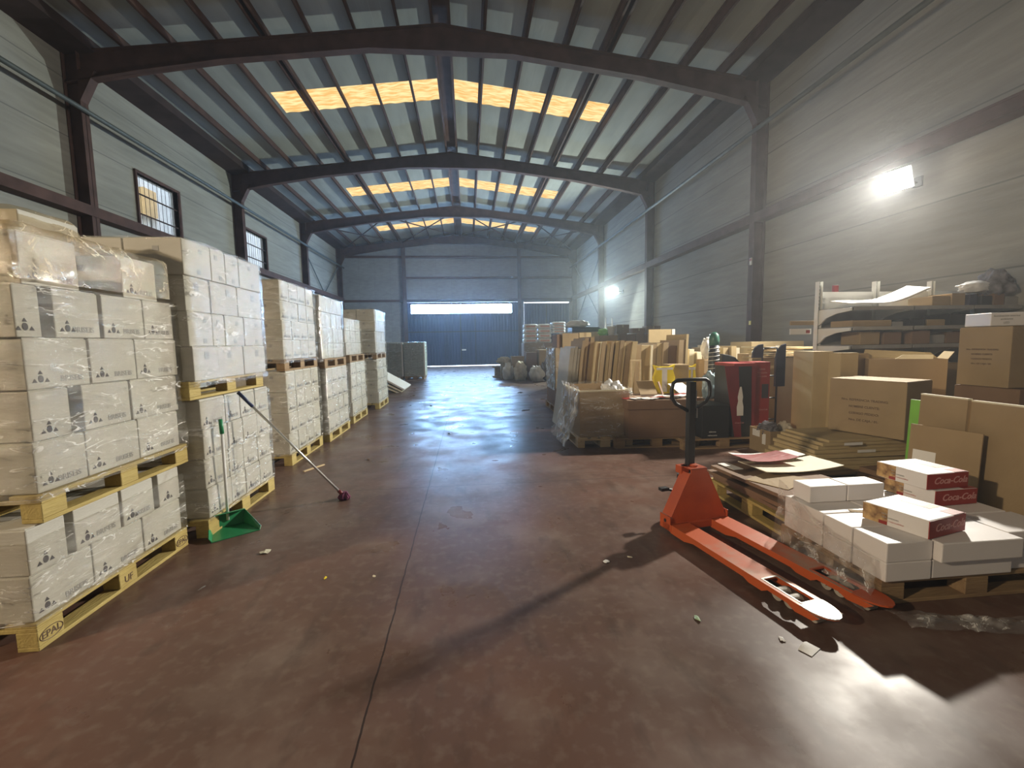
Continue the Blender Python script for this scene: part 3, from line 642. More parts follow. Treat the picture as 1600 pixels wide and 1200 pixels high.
o = MB().box(-.16, .16, -.012, .012, 0, .016).obj('wood_stick', WOODP, loc=(-1.93, 5.58, 0), rz=math.radians(62), bevel=.002); tag(o, 'thin pale wooden stick on floor behind the mop pole', 'stick')
def scrap(name, x, y, s_, label, mt, seed, cat='litter', z=.004, sq=1.):
    m = MB(); R_ = random.Random(seed); n = 9
    rr = [s_*R_.uniform(.6, 1.1) for _ in range(n)]
    top = [(rr[i]*math.cos(2*PI*i/n), sq*rr[i]*math.sin(2*PI*i/n), z+s_*.25*R_.uniform(0, 1)) for i in range(n)]
    vs = [(0, 0, z+s_*.3)]+top+[(v[0], v[1], v[2]-.0025) for v in top]+[(0, 0, z+s_*.3-.0025)]
    fs = [(0, 1+i, 1+(i+1) % n) for i in range(n)]+[(1+i, n+1+i, n+1+(i+1) % n, 1+(i+1) % n) for i in range(n)]+[(2*n+1, n+1+(i+1) % n, n+1+i) for i in range(n)]
    o = m.add(vs, fs).obj(name, mt, loc=(x, y, 0), rz=R_.uniform(0, 3)); return tag(o, label, cat)
scrap('paper_scrap', -1.52, 3.30, .04, 'crumpled cream paper scrap on floor in front of the green dustpan', CREAM, 1)
scrap('plastic_scrap', -1.70, 2.83, .03, 'thin pale torn film scrap beside the nearest left pallet', FILMC, 2, sq=.4)
scrap('wood_chip', -.96, 2.86, .022, 'small yellow chip on floor left of the long joint', YELL, 3, sq=.4)
scrap('wood_chip', -.65, 2.84, .018, 'tiny pale chip nearest the long floor joint', CREAM, 4, sq=.5)
scrap('paper_scrap', .90, 2.83, .022, 'small white scrap on floor left of the pallet truck shadow', PAPER, 5)
scrap('paper_scrap', 1.08, 2.87, .020, 'pale crumb of paper nearest the pallet truck body', CREAM, 6, sq=.6)
scrap('film_strip', 1.19, 2.16, .035, 'greenish clear strip on floor left of the pallet truck forks', mat('green_clear_strip', (.45, .62, .42), .3), 7, sq=.4)
scrap('paper_scrap', 1.52, 1.95, .024, 'small triangular white scrap beside the fork tip', PAPER, 8, sq=.6)
m = MB().grid(lambda u, v: (-.045+.09*u, -.03+.06*v, .004+.014*math.sin(u*3)*v), 6, 4); o = m.obj('paper_sheet', PAPER, loc=(1.60, 1.87, 0), rz=.5); so = o.modifiers.new('s', 'SOLIDIFY'); so.thickness = .002
tag(o, 'curled white paper slip on floor just below the fork tip', 'litter')
scrap('dark_scrap', -.35, 7.4, .07, 'dark flattened scrap on the bluish floor in mid aisle', BLACKM, 9, sq=.4)
scrap('dark_leaf', -1.35, 5.9, .045, 'small brown curled scrap on floor by the third wrapped stack', TAND, 10, sq=.4)
scrap('dark_scrap', -.92, 10.8, .1, 'dark scrap on floor far down the aisle left of the joint', BLACKM, 11, sq=.3)
scrap('dark_scrap', 1.5, 13.1, .12, 'thin dark scrap on floor far down the aisle, right side', BLACKM, 12, sq=.25)
scrap('pale_scrap', 1.9, 8.6, .12, 'pale curled scrap on lit floor left of the wrapped crate', CREAM, 13, sq=.3)

# ------------------------------------------------------------------ pallet truck (local +y = towards fork tips)
pj = thing('pallet_truck', 'orange hand pallet truck with black handle in front of the white cartons', 'pallet truck', (1.785, 3.16, 0), math.radians(180+10.5))
# forks: local x +-.19, y from 0 to 1.2
def fork(sx):
    t = thing('fork', None, None); del_ = None
    for k in list(t.keys()): del t[k]
    return t
for sx in (-1, 1):
    cx = sx*.185; hw = .08
    top = []; n = 10
    outl = [(cx-hw, -.06), (cx-hw, 1.06)]+[(cx-hw*math.cos(PI*q/n*1.)*(1 if 1 else 1), 1.06+.15*math.sin(PI*q/n)) for q in range(1, n)]+[(cx+hw, 1.06), (cx+hw, -.06)]
    # top plate with a rectangular wheel window from y .80 to 1.02
    m = MB(); zt, zb = .085, .077
    a0, a1, b0, b1 = cx-.048, cx+.048, .78, 1.03
    m.box(cx-hw, cx+hw, -.06, b0, zb, zt); m.box(cx-hw, a0, b0, b1, zb, zt); m.box(a1, cx+hw, b0, b1, zb, zt)
    tip = [(cx-hw, b1), (cx+hw, b1), (cx+hw, 1.07)]+[(cx+hw*math.cos(PI*q/n), 1.07+.13*math.sin(PI*q/n)) for q in range(1, n)]+[(cx-hw, 1.07)]
    m.prism(tip, 2, zb-.0, zt)
    # side skirts with a rounded cut-out for the roller
    for e in (-1, 1):
        xs_ = cx+e*(hw-.004)
        sk = [(-.06, .02), (-.06, zb), (1.16, zb), (1.12, .045), (1.02, .035), (.97, .055), (.84, .055), (.80, .03), (.70, .03), (.66, .045), (.2, .045), (.1, .02)]
        m.prism([(p[0], p[1]) for p in sk], 0, xs_-.004, xs_+.004)
    f = m.obj('fork', FORKM, pj, bevel=0)
    # bare metal nose
    nz_ = MB().prism([(p[0], p[1]+.002) if p[1] > 1.06 else (p[0], p[1]+.014) for p in tip], 2, zt-.004, zt+.0025)
    rim = MB()
    for (xa, xb, yy0, yy1) in ((cx-.058, a0, b0-.01, b1+.01), (a1, cx+.058, b0-.01, b1+.01), (a0, a1, b0-.012, b0), (a0, a1, b1, b1+.012)): rim.box(xa, xb, yy0, yy1, zt-.003, zt+.002)
    if sx > 0:
        nz_.obj('bare_metal_nose', CHROME, f, bevel=.001); rim.obj('window_rim', CHROME, f)
    else: nz_.obj('worn_nose', ORANGE, f); rim.obj('window_rim', ORANGE, f)
    for yy in (.865, .945):
        w_ = MB(); w_.tube([(cx-.036, yy, .037), (cx+.036, yy, .037)], .036, 20).tube([(cx-.05, yy, .037), (cx+.05, yy, .037)], .008, 8)
        w_.obj('load_roller', NYLON, f)
    MB().box(cx-.04, cx-.03, .72, 1.0, .03, .05).box(cx+.03, cx+.04, .72, 1.0, .03, .05).obj('roller_frame', BLACKM, f)
    ww = MB().tube([(cx-.03, 1.09, .028), (cx+.03, 1.09, .028)], .022, 16); ww.obj('entry_roller', NYLON, f)
# body: trapezoid apron rising to a narrow top
m = MB()
ap = [(-.27, .03), (.27, .03), (.27, .09), (.24, .13), (.075, .46), (.075, .50), (-.075, .50), (-.075, .46), (-.24, .13), (-.27, .09)]
m.prism(ap, 1, -.085, -.075)
m.prism([(-.24, .13), (-.075, .46), (-.085, .465), (-.25, .135)], 1, -.19, -.075); m.prism([(.24, .13), (.075, .46), (.085, .465), (.25, .135)], 1, -.19, -.075)
m.box(-.075, .075, -.22, -.075, .49, .50); m.box(-.27, .27, -.15, -.05, .03, .085); m.box(-.27, -.26, -.19, -.06, .03, .14); m.box(.26, .27, -.19, -.06, .03, .14)
m.obj('frame', ORANGE, pj, bevel=.003)
m = MB().tube([(.0, -.14, .50), (.0, -.14, .515)], .03, 12).box(.03, .1, -.235, -.16, .44, .50); m.obj('top_bracket', ORANGE, pj, bevel=.002)
MB().tube([(.268, -.12, .10), (.274, -.12, .10)], .014, 12).obj('pivot_pin', BLACKM, pj)
m = MB().tube([(0, -.27, .12), (0, -.27, .40)], .048, 18).tube([(0, -.27, .40), (0, -.27, .44)], .02, 12).box(-.06, .06, -.34, -.20, .10, .17); m.obj('hydraulic_pump', BLACKM, pj)
for sx in (-1, 1):
    m = MB().tube([(sx*.045, -.27, .085), (sx*.1, -.27, .085)], .085, 24); wobj = m.obj('steer_wheel', RUBBER, pj, bevel=.006)
    MB().tube([(sx*.1, -.27, .085), (sx*.104, -.27, .085)], .04, 16).obj('hub', GRAYM, wobj)
m = MB().tube([(.05, -.31, .25), (.13, -.33, .27)], .012, 8).box(.10, .17, -.36, -.31, .255, .28); m.obj('release_pedal', BLACKM, pj)
m = MB(); hb = (0.01, -.17, .44); htp = (-.0, -.19, 1.17)
m.box(-.03, .03, -.215, -.165, .44, 1.17); m.obj('handle_shaft', BLACKM, pj, bevel=.006)
pts = []
w2, zt_, zm, zl = .175, 1.185, 1.04, .95
raw = [(-.03, .94), (-.14, 1.0), (-.175, 1.05), (-.178, 1.12), (-.165, 1.165), (-.13, 1.185), (0, 1.187), (.13, 1.185), (.165, 1.165), (.178, 1.12), (.175, 1.05), (.14, 1.0), (.03, .94)]
MB().tube([(x, -.19, z) for x, z in raw], .0145, 12).obj('handle_loop', BLACKM, pj, smooth=True)
MB().box(-.05, -.038, -.2, -.17, .88, .96).tube([(-.044, -.185, 1.10), (-.044, -.185, .93)], .006, 6).obj('release_lever', GRAYM, pj)

# ------------------------------------------------------------------ white cartons on the right pallet
pallet((2.86, 2.555, 0), PI/2, 'brown pallet under the loose white cartons at right', WOODB, 'pallets at right')
G = 'plain white cartons on the right pallet'
def wc(x0, x1, y0, y1, z0, z1, lab): return carton(x0, x1, y0, y1, z0, z1, lab, WHITEB, group=G, gap=False)
for L, (z0, z1, nm) in enumerate(((.146, .256, 'lower'), (.257, .368, 'upper'))):
    wc(2.255, 2.535, 2.13, 2.345, z0, z1, 'plain white carton, %s layer, front left corner of right pallet' % nm)
    wc(2.25, 2.53, 2.352, 2.56, z0, z1, 'plain white carton, %s layer, second back on left side of right pallet' % nm)
    wc(2.255, 2.60, 2.575, 2.92, z0, z1, 'plain white carton, %s layer, back left corner of right pallet' % nm)
    f_ = 0 if L == 0 else -.045
    wc(2.545, 3.05, 2.135+f_, 2.42, z0, z1, 'wide plain white carton, %s layer, middle front of right pallet' % nm)
    wc(3.06, 3.44, 2.17, 2.44, z0, z1, 'plain white carton, %s layer, right front of right pallet' % nm)
    wc(2.61, 3.0, 2.45, 2.92, z0, z1, 'plain white carton, %s layer, middle back of right pallet' % nm)
    wc(3.01, 3.42, 2.45, 2.92, z0, z1, 'plain white carton, %s layer, right back of right pallet' % nm)
wc(2.30, 2.575, 2.745, 2.905, .370, .485, 'small white carton on top of the pile, left of the pair at the back')
wc(2.58, 2.86, 2.745, 2.905, .370, .485, 'small white carton on top of the pile, right of the pair at the back')
o = MB().box(-.05, .05, -.02, .02, 0, .003).obj('card_scrap', TAN, loc=(2.50, 2.57, .369), rz=-.3); tag(o, 'small brown card scrap lying on the white cartons', 'litter')
cola = text_mesh('Coca-Cola', .062, SCRIPT, shear=.35, bold=.0012); t1 = text_mesh('caixa', .016, INKG); t2 = text_mesh('que contenen', .016, INKG); t3 = text_mesh('amb responsabilitat', .013, SCRIPT)
def cola_box(x, y, z, rz, label):
    sx, sy, h = .33, .34, .108
    r = thing('printed_carton', label, 'carton', (x, y, z), rz, 'red and white printed cartons')
    link('box_body', carton_mesh(sx, sy, h, WHITEB, False), r)
    MB().box(-sx/2+.001, sx/2+.0012, -sy/2-.0012, -sy/2+.01, .003, h-.003).obj('red_side', REDP, r)
    MB().box(-sx/2-.0014, -sx/2+.01, sy/2-.135, sy/2+.001, .004, h-.003).obj('cookie_picture', NUTS, r)
    MB().box(-sx/2-.0024, -sx/2, sy/2-.135, sy/2-.09, .006, .026).obj('red_tag', REDP, r)
    MB().box(.045, sx/2-.02, -.06, .09, h-.002, h+.0012).obj('top_picture', NUTS, r)
    MB().box(.06, sx/2-.006, -sy/2+.003, -sy/2+.07, h-.002, h+.0012).obj('red_corner', REDP, r)
    link('brand_script', cola, r, (.02, -sy/2-.0022, h*.52))
    for t_, z_, u in ((t1, .072, -.03), (t2, .052, .0), (t3, .032, .02)): link('printed_lettering', t_, r, (-sx/2-.0018, .02-u, z_), -PI/2)
    return r
cola_box(2.635, 2.345, .370, math.radians(14), 'red and white printed carton alone in front on the white cartons')
cola_box(3.20, 2.745, .370, math.radians(3), 'red and white printed carton, lower of the two stacked at the back')
cola_box(3.15, 2.765, .4795, math.radians(4), 'red and white printed carton, upper of the two stacked at the back')
# loose film hanging over the left side of that pile and trailing over the floor
m = MB()
def Fm(u, v):
    y = 2.93-.78*u; s_ = v
    z = (.49-.12*ss(min(1, u*2.2)))*(1-s_)+.012*s_-.10*u*(1-s_)
    x = 2.245-.035-.10*s_**2*(.5+.5*u)+.02*noise.noise(Vector((u*7, v*6, 1)))
    return (x, y-.05*s_*u, max(.006, z+.012*noise.noise(Vector((u*9, v*9, 5)))))
m.grid(Fm, 40, 26)
o = m.obj('plastic_film', FILMC, smooth=True); tag(o, 'clear film hanging down the left side of the white cartons', 'plastic wrap')
m = MB()
def Ft(u, v):
    x = 2.22+1.35*u; y = 2.02-.17*math.sin(u*2.2)+(v-.5)*(.16*(1-u*.6))+.02*noise.noise(Vector((u*8, v*3, 2)))
    return (x, y, .01+.035*abs(noise.noise(Vector((u*14, v*7, 7))))+.015*math.sin(v*PI))
m.grid(Ft, 70, 14); o = m.obj('plastic_film', FILMC, smooth=True); tag(o, 'clear film trailing on the floor in front of the right pallet', 'plastic wrap')
# pallet with dark flat cartons and papers
pallet((2.73, 3.47, 0), 0, 'yellow pallet with dark flattened cartons behind the pallet truck', WOOD, 'pallets at right')
def flat(x, y, z, sx, sy, t, rz, mt, label, group, tilt=(0, 0), cat='flattened carton', name='flattened_carton', bend=0.):
    m = MB(); n = 8
    def Z(u, v): return bend*((u-.5)**2*4-.3)*.5
    top = [(-sx/2+sx*i/n, -sy/2+sy*j/n, t+Z(i/n, j/n)+(.002*noise.noise(Vector((i*.9+x*7, j*.9, y*5))))) for j in range(n+1) for i in range(n+1)]
    bt = [(p[0], p[1], p[2]-t) for p in top]; N = (n+1)*(n+1)
    fs = [(j*(n+1)+i, j*(n+1)+i+1, (j+1)*(n+1)+i+1, (j+1)*(n+1)+i) for j in range(n) for i in range(n)]
    fb = [tuple(N+k for k in f[::-1]) for f in fs]
    rim = [i for i in range(n+1)]+[j*(n+1)+n for j in range(1, n+1)]+[n*(n+1)+i for i in range(n-1, -1, -1)]+[j*(n+1) for j in range(n-1, 0, -1)]
    fr = [(rim[k], N+rim[k], N+rim[(k+1) % len(rim)], rim[(k+1) % len(rim)]) for k in range(len(rim))]
    m.add(top+bt, fs+fb); m.add([], []); o_ = len(m.v)
    for f in fr: m.f.append(list(f)); m.m.append(1)
    o = m.obj(name, [mt, FLUTE if mt in (TAN, TANL) else mt], loc=(x, y, z)); o.rotation_euler = (tilt[0], tilt[1], rz)
    return tag(o, label, cat, group)
GB = 'dark flattened cartons on the yellow pallet'
z = .147
for k, (dx, dy, sx, sy, t, r) in enumerate([(.02, .02, .74, 1.05, .03, .04), (.0, -.03, .78, .98, .026, -.03), (-.03, .05, .76, 1.0, .03, .06), (.05, .0, .70, .95, .024, .02), (-.02, .06, .74, .9, .028, .09)]):
    flat(2.72+dx, 3.50+dy, z, sx, sy, t, r, TAND, 'dark brown flattened carton on the yellow pallet, %s from the bottom' % ('lowest' if k == 0 else ORD[k]), GB); z += t+.003
flat(2.60, 3.45, z, .42, .34, .004, .5, TAN, 'small tan card lying on the dark flattened cartons', GB, cat='card')
z += .03
flat(2.92, 3.74, z, .80, .36, .006, .1, CREAM, 'cream board with curled end above the dark flattened cartons', 'loose printed boards', bend=.05, cat='board', name='board')
flat(2.76, 3.86, z+.055, .52, .26, .003, .15, REDP, 'red printed sheet with curled edge on the loose boards', 'loose printed boards', bend=.04, cat='sheet', name='printed_sheet')
flat(2.86, 3.98, z+.035, .66, .22, .004, .05, PAPER, 'pale printed sheet under the red one at the back', 'loose printed boards', bend=.05, cat='sheet', name='printed_sheet')
o = MB().box(-.05, .05, -.11, .11, 0, .004).obj('paper_sheet', PAPER, loc=(2.43, 3.88, .305), rz=.12); tag(o, 'white paper strip on corner of the dark flattened cartons', 'paper')
# yellow-edged flats pile
pallet((4.0, 4.42, 0), PI/2, 'pallet under the pile of light flattened cartons', WOODB, 'pallets at right')
z = .147; Rr = random.Random(5)
for k in range(8):
    t = (.045, .042, .038, .04, .034, .038, .03, .026)[k]; dx = (-.03, -.02, .0, .03, .02, .05, .06, .1)[k]
    flat(3.98+dx, 4.40+Rr.uniform(-.02, .02), z, 1.22-.04*k, .62, t, Rr.uniform(-.02, .02), TANL, 'light flattened carton in the pile below the big printed carton, %s up' % ('lowest' if k == 0 else ORD[k] if k < 7 else 'topmost'), 'light flattened cartons pile'); z += t+.003
for k in range(4):
    flat(4.12+.02*k, 3.84, .001+.053*k, .62, .34, .05, .03*k, TAND, 'dark flattened carton on the floor in front of the light pile, %s up' % ('lowest' if k == 0 else ORD[k] if k < 3 else 'topmost'), 'dark flattened cartons on the floor')
for k, (x, zz) in enumerate(((3.85, .41), (4.0, .33))):
    o = MB().box(-.1, .1, -.002, 0, 0, .028).obj('paper_label', PAPER, loc=(x, 4.058, zz)); tag(o, 'small pale label on edge of the light flattened pile, %s' % ('upper' if k == 0 else 'lower'), 'label')
# ------------------------------------------------------------------ big kraft cartons at the right
def kraft(x0, x1, y0, y1, z0, z1, label, mt=TAN, group='brown cartons at right', rz=0, tape=True, text=None, tface='-Y', tsize=.045, gap=True, name='cardboard_carton'):
    o = carton(x0, x1, y0, y1, z0, z1, label, mt, group=group, name=name, rz=rz, gap=gap)
    sx, sy, h = x1-x0, y1-y0, z1-z0
    if tape:
        m = MB().box(-.025, .025, -sy/2-.0012, sy/2+.0012, h-.003, h+.001).box(-.025, .025, -sy/2-.0015, -sy/2+.002, h-.09, h)
        m.obj('packing_tape', TAPE, o)
    if text:
        for i, tx in enumerate(text):
            me = text_mesh(tx, tsize, INKB, bold=.0005)
            stick(o, me, 'printed_lettering', tface, -sx*.02, h*.62-i*tsize*2.1, (sx, sy))
    return o
TXT = ['Nro. REFERENCIA TRADING:', 'NOMBRE CLIENTE:', 'CODIGO PEDIDO:', 'Nro. DE CAJA / 01:']
kraft(4.12, 4.62, 3.98, 4.68, .472, 1.05, 'large brown carton with four printed lines standing on the light flattened pile', rz=math.radians(20), text=TXT, tape=False, tface='-X', tsize=.034)
kraft(4.97, 5.5, 3.62, 4.07, 1.0, 1.575, 'tall brown carton with faint print at the right edge, high on the pile', rz=-.02, text=[TXT[0], TXT[1], TXT[2], TXT[3]], tface='-X', tsize=.022, tape=False)
kraft(4.99, 5.6, 3.55, 4.1, .50, .995, 'brown carton supporting the tall printed one at the right edge', TAND, tape=False)
kraft(4.99, 5.6, 3.55, 4.1, .0, .495, 'brown carton on the floor under the right-edge cartons', TAND, tape=False)
# open long carton (R5)
oc = thing('open_carton', 'long open-topped brown carton behind the big printed carton', 'carton', (5.07, 4.74, .64), math.radians(-32), 'brown cartons at right')
m = MB(); m.box(-.35, .35, -.15, -.144, 0, .6); m.box(-.35, .35, .144, .15, 0, .6); m.box(-.35, -.344, -.144, .144, 0, .6); m.box(.344, .35, -.144, .144, 0, .6); m.box(-.344, .344, -.144, .144, 0, .006); m.obj('box_body', TAN, oc)
m = MB(); slab(m, (-.35, .148, .6), (.35, .148, .6), (.30, .19, .66), (-.32, .2, .70), .005); slab(m, (.348, -.15, .6), (.348, .15, .6), (.40, .13, .68), (.40, -.14, .68), .005); m.obj('box_flap', TANL, oc)
o = MB().prism([(0, 0), (.42, 0), (.42, .1), (.14, .1)], 1, -.004, .004).obj('card_sheet', CREAM, loc=(4.93, 4.80, 1.18), rz=-.5); tag(o, 'pale card sticking out of the long open carton', 'card')
kraft(4.75, 5.4, 4.60, 4.88, .0, .635, 'wide brown carton under the long open one', TAND, tape=False, rz=math.radians(-32))
# white flyer box on top at the right edge
fb = thing('printed_box', 'white printed box with red picture on top of the tall right-edge carton', 'box', (5.32, 3.86, 1.58), -.35)
link('box_body', carton_mesh(.62, .34, .125, WHITEB, False), fb)
MB().box(-.05, .18, -.1715, -.168, .02, .11).obj('red_picture', REDD, fb)
for i, (tx, zz) in enumerate((('iluminacion interior', .095), ('ambiente', .065), ('LED', .03))): link('printed_lettering', text_mesh(tx, .026, INKG), fb, (-.19, -.1722, zz))
# tall cream-brown vertical cartons
kraft(4.28, 4.50, 5.02, 5.58, .0, 1.33, 'tall narrow light brown carton left of the shelving', TANL, tape=False, rz=math.radians(-16))
kraft(4.37, 4.60, 4.84, 5.14, .0, 1.315, 'tall narrow light brown carton, middle of the three by the shelving', TANL, tape=False)
kraft(4.61, 4.84, 4.95, 5.22, .0, 1.30, 'tall narrow brown carton, rightmost of the three by the shelving', TAN, tape=False)
# big flattened sheets leaning in a row along the near right, their faces towards the aisle
def lean_x(x, y0, y1, z0, z1, t, ang, mt, label, group='large cardboard sheets leaning at the right', rz=0):
    w_ = y1-y0; o = MB().box(-t/2, t/2, -w_/2, w_/2, 0, z1-z0).obj('cardboard_sheet', mt, loc=(x, (y0+y1)/2, z0), bevel=.002)
    o.rotation_euler = (0, math.radians(ang), rz); return tag(o, label, 'cardboard sheet', group)
for (ya_, yb_, h_, lb) in ((3.03, 3.40, 1.0, 'far panel beside the green card'), (2.05, 3.02, .99, 'near panel at the frame edge')):
    a = lean_x(3.80, ya_, yb_, .0, h_, .035, 2.2, TAN, 'large brown double-wall sheet leaning at the right, '+lb, rz=-.03)
    MB().box(-.0185, .0185, -(yb_-ya_)/2, (yb_-ya_)/2, h_, h_+.012).obj('pale_top_edge', CREAM, a)
s3 = lean_x(3.66, 2.84, 3.31, .0, .775, .012, 3, TAN, 'smaller brown sheet with white label leaning in front of the large sheets', rz=.17)
MB().box(-.0085, -.0065, .04, .20, .47, .57).obj('white_label', PAPER, s3)
lean_x(3.88, 3.43, 3.56, .0, .94, .012, 2.2, GRNL, 'bright green card edge showing at the far end of the leaning sheets')
def lean_sheet(x0, x1, y, z0, z1, t, ang, mt, label, group='cards propped on the sagging carton', rz=0):
    sx = x1-x0; o = MB().box(-sx/2, sx/2, -t/2, t/2, 0, z1-z0).obj('cardboard_sheet', mt, loc=((x0+x1)/2, y, z0), bevel=.002)
    o.rotation_euler = (math.radians(ang), 0, rz); return tag(o, label, 'cardboard sheet', group)
# floor box with clothes
cb = thing('open_carton', 'open brown carton of crumpled cloths on the floor behind the pallet truck', 'carton', (4.02, 5.46, 0), .0)
m = MB(); X_, Y_ = .2, .21
m.box(-X_, X_, -Y_, -Y_+.006, 0, .31).box(-X_, X_, Y_-.006, Y_, 0, .31).box(-X_, -X_+.006, -Y_+.006, Y_-.006, 0, .31).box(X_-.006, X_, -Y_+.006, Y_-.006, 0, .31).box(-X_+.006, X_-.006, -Y_+.006, Y_-.006, 0, .006).box(-X_+.006, X_-.006, -Y_+.006, Y_-.006, .22, .225)
m.obj('box_body', TAN, cb)
MB().box(-X_-.0015, -X_, -.12, -.05, .12, .26).box(-X_-.0015, -X_, .0, .15, .2, .29).box(.02, .09, -Y_-.0015, -Y_, .08, .22).obj('paper_label', PAPER, cb)
def blob(name, loc, sc, mt, label, cat, seed, amp=.35, sub=4, group=None, rz=0, freq=2.2):
    bm = bmesh.new(); bmesh.ops.create_icosphere(bm, subdivisions=sub, radius=1)
    for v in bm.verts:
        d = 1+amp*noise.noise(v.co*freq+Vector((seed, 0, 0)))+amp*.5*noise.noise(v.co*freq*2.6+Vector((0, seed, 0)))
        v.co *= d; v.co.z = max(v.co.z, -.8)
    bm.transform(Matrix.Diagonal((*sc, 1)))
    zmin = min(v.co.z for v in bm.verts)
    for v in bm.verts: v.co.z -= zmin
    me = bpy.data.meshes.new(name); bm.to_mesh(me); bm.free(); me.materials.append(mt)
    for p in me.polygons: p.use_smooth = True
    o = link(name, me, None, loc, rz); return tag(o, label, cat, group)
blob('crumpled_cloth', (3.93, 5.44, .232), (.11, .12, .09), CLOTH, 'black and white crumpled bundle in the open floor carton, left', 'cloth', 2.2, .5)
blob('crumpled_cloth', (4.06, 5.50, .232), (.08, .1, .10), CLOTH, 'black and white crumpled bundle in the open floor carton, middle', 'cloth', 5.1, .5) if False else None
blob('crumpled_paper', (4.14, 5.42, .232), (.055, .12, .09), CLOTHL, 'cream crumpled cloth in the open floor carton, right', 'cloth', 8.4, .5)
# ------------------------------------------------------------------ shelving (arms towards the camera)
sh = thing('shelving_unit', 'white metal shelving with curved brackets loaded with dark clutter at right', 'shelving', (0, 0, 0))
UX = [4.94, 5.81, 6.68, 7.40]
for x in UX:
    m = MB().box(x-.03, x+.03, 5.9, 5.93, 0, 2.28).box(x-.03, x-.026, 5.86, 5.9, 0, 2.28).box(x+.026, x+.03, 5.86, 5.9, 0, 2.28); u_ = m.obj('upright', WPAINT, sh)
    sl = MB()
    for k in range(44): sl.box(x-.014, x-.006, 5.898, 5.9005, .1+k*.05, .13+k*.05).box(x+.006, x+.014, 5.898, 5.9005, .1+k*.05, .13+k*.05)
    sl.obj('slot_row', INKG, u_)
SZ = [.62, 1.38, 1.62, 1.88]
for li, z in enumerate(SZ):
    for x in UX:
        m = MB().prism([(5.89, z), (5.34, z), (5.34, z-.04), (5.57, z-.065), (5.74, z-.12), (5.84, z-.20), (5.89, z-.22)], 0, x-.012, x+.012); m.obj('bracket', WPAINT, sh, bevel=.002)
    for i in range(len(UX)-1): MB().box(UX[i]+.014, UX[i+1]-.014, 5.32, 5.885, z, z+.012).box(UX[i]+.014, UX[i+1]-.014, 5.312, 5.325, z-.035, z+.012).obj('shelf', SHELFD, sh)
MB().box(4.975, 7.36, 5.905, 5.92, 1.90, 2.14).obj('top_back_panel', WPAINT, sh); MB().box(4.975, 7.36, 5.905, 5.92, .14, 1.88).obj('shade_toned_back_panel', SHELFD, sh)  # main back panel coloured dark grey for the shade between the shelves
MB().box(4.93, 7.40, 5.34, 5.89, 0.02, .12).obj('base_plinth', WPAINT, sh)
for k, x in enumerate((5.26, 6.40)):
    o = MB().box(x-.035, x+.035, 5.96, 6.0, 0, 2.24 if k == 0 else 2.22).obj('post', REDD, bevel=.002); tag(o, 'dark red post showing behind the white shelving, %s one' % ('left' if k == 0 else 'right'), 'post', 'red posts behind the shelving')
# foam sheet and clutter on the shelves
m = MB().grid(lambda u, v: (5.0+1.15*u, 5.42+.34*v, 1.925+.06*v+.20*u*u*u+.01*math.sin(u*9)), 24, 6); o = m.obj('foam_sheet', FOAM, smooth=True); sm = o.modifiers.new('s', 'SOLIDIFY'); sm.thickness = .012
tag(o, 'white curled foam sheet lying on the top shelf at its left end', 'foam sheet')
CL = []
Rr = random.Random(11)
MTN = {'TAN': TAN, 'TAND': TAND, 'NAVY': NAVY, 'BLACKM': BLACKM, 'GREY': SHELFD}
ADJ = {'TAN': 'brown', 'TAND': 'dark brown', 'NAVY': 'navy', 'BLACKM': 'black', 'GREY': 'grey'}
def shelf_items(z, xs, nm, lay):
    for i, (a, b, h, mk) in enumerate(lay):
        lab = '%s box on the %s shelf, %s from its left end' % (ADJ[mk], nm, NTH[i])
        o = carton(a, b, 5.38+Rr.uniform(0, .06), 5.74, z+.0135, z+.0135+h, lab, MTN[mk], 'box', 'boxes on the %s shelf' % nm, name='box', gap=h > .08)
        stick(o, MB().box(-.03, .03, -.0006, .0004, -.015, .015).mesh('sticker', PAPER if i % 3 == 0 else INKG), 'sticker', '-Y', (b-a)*.2, h*.5, (b-a, .28)) if h > .06 else None
shelf_items(1.88, 0, 'top', [(6.16, 6.431, 0.13, 'TAN'), (6.455, 6.655, 0.165, 'TAN'), (6.75, 6.868, 0.153, 'NAVY'), (6.891, 7.056, 0.13, 'BLACKM'), (7.08, 7.245, 0.177, 'TAND'), (7.269, 7.505, 0.118, 'GREY')])
shelf_items(1.62, 0, 'second highest', [(5.003, 5.57, 0.083, 'TAN'), (5.593, 5.758, 0.059, 'GREY'), (5.865, 6.089, 0.094, 'BLACKM'), (6.136, 6.396, 0.083, 'TAN'), (6.419, 6.655, 0.153, 'BLACKM'), (6.75, 7.08, 0.142, 'NAVY'), (7.104, 7.434, 0.142, 'GREY')])
shelf_items(1.38, 0, 'third highest', [(5.168, 5.452, 0.171, 'TAN'), (5.499, 5.758, 0.165, 'TAND'), (5.865, 6.136, 0.177, 'TAND'), (6.16, 6.419, 0.118, 'GREY'), (6.443, 6.655, 0.153, 'TAND'), (6.75, 7.198, 0.165, 'TAND')])
shelf_items(.62, 0, 'lowest', [(5.31, 5.782, 0.472, 'TAND'), (5.853, 6.254, 0.448, 'TAND'), (6.301, 6.655, 0.496, 'TAN'), (6.726, 7.316, 0.472, 'TAND')])
blob('wrapped_bundle', (6.98, 5.56, 2.075), (.24, .14, .09), BAGW, 'clear-wrapped pale bundle on the top shelf beside the dark heap', 'bundle', 3.3, .25, 4)
blob('dark_bundle', (7.20, 5.5, 2.02), (.17, .16, .20), CLOTH, 'dark heap of crumpled plastic at the right end of the top shelf', 'bundle', 4.4, .4, 4)
o = MB().box(4.56, 5.3, 5.935, 5.955, 1.68, 1.74).obj('plank', TAN, bevel=.002); tag(o, 'brown flat strip behind the left shelving upright', 'plank')
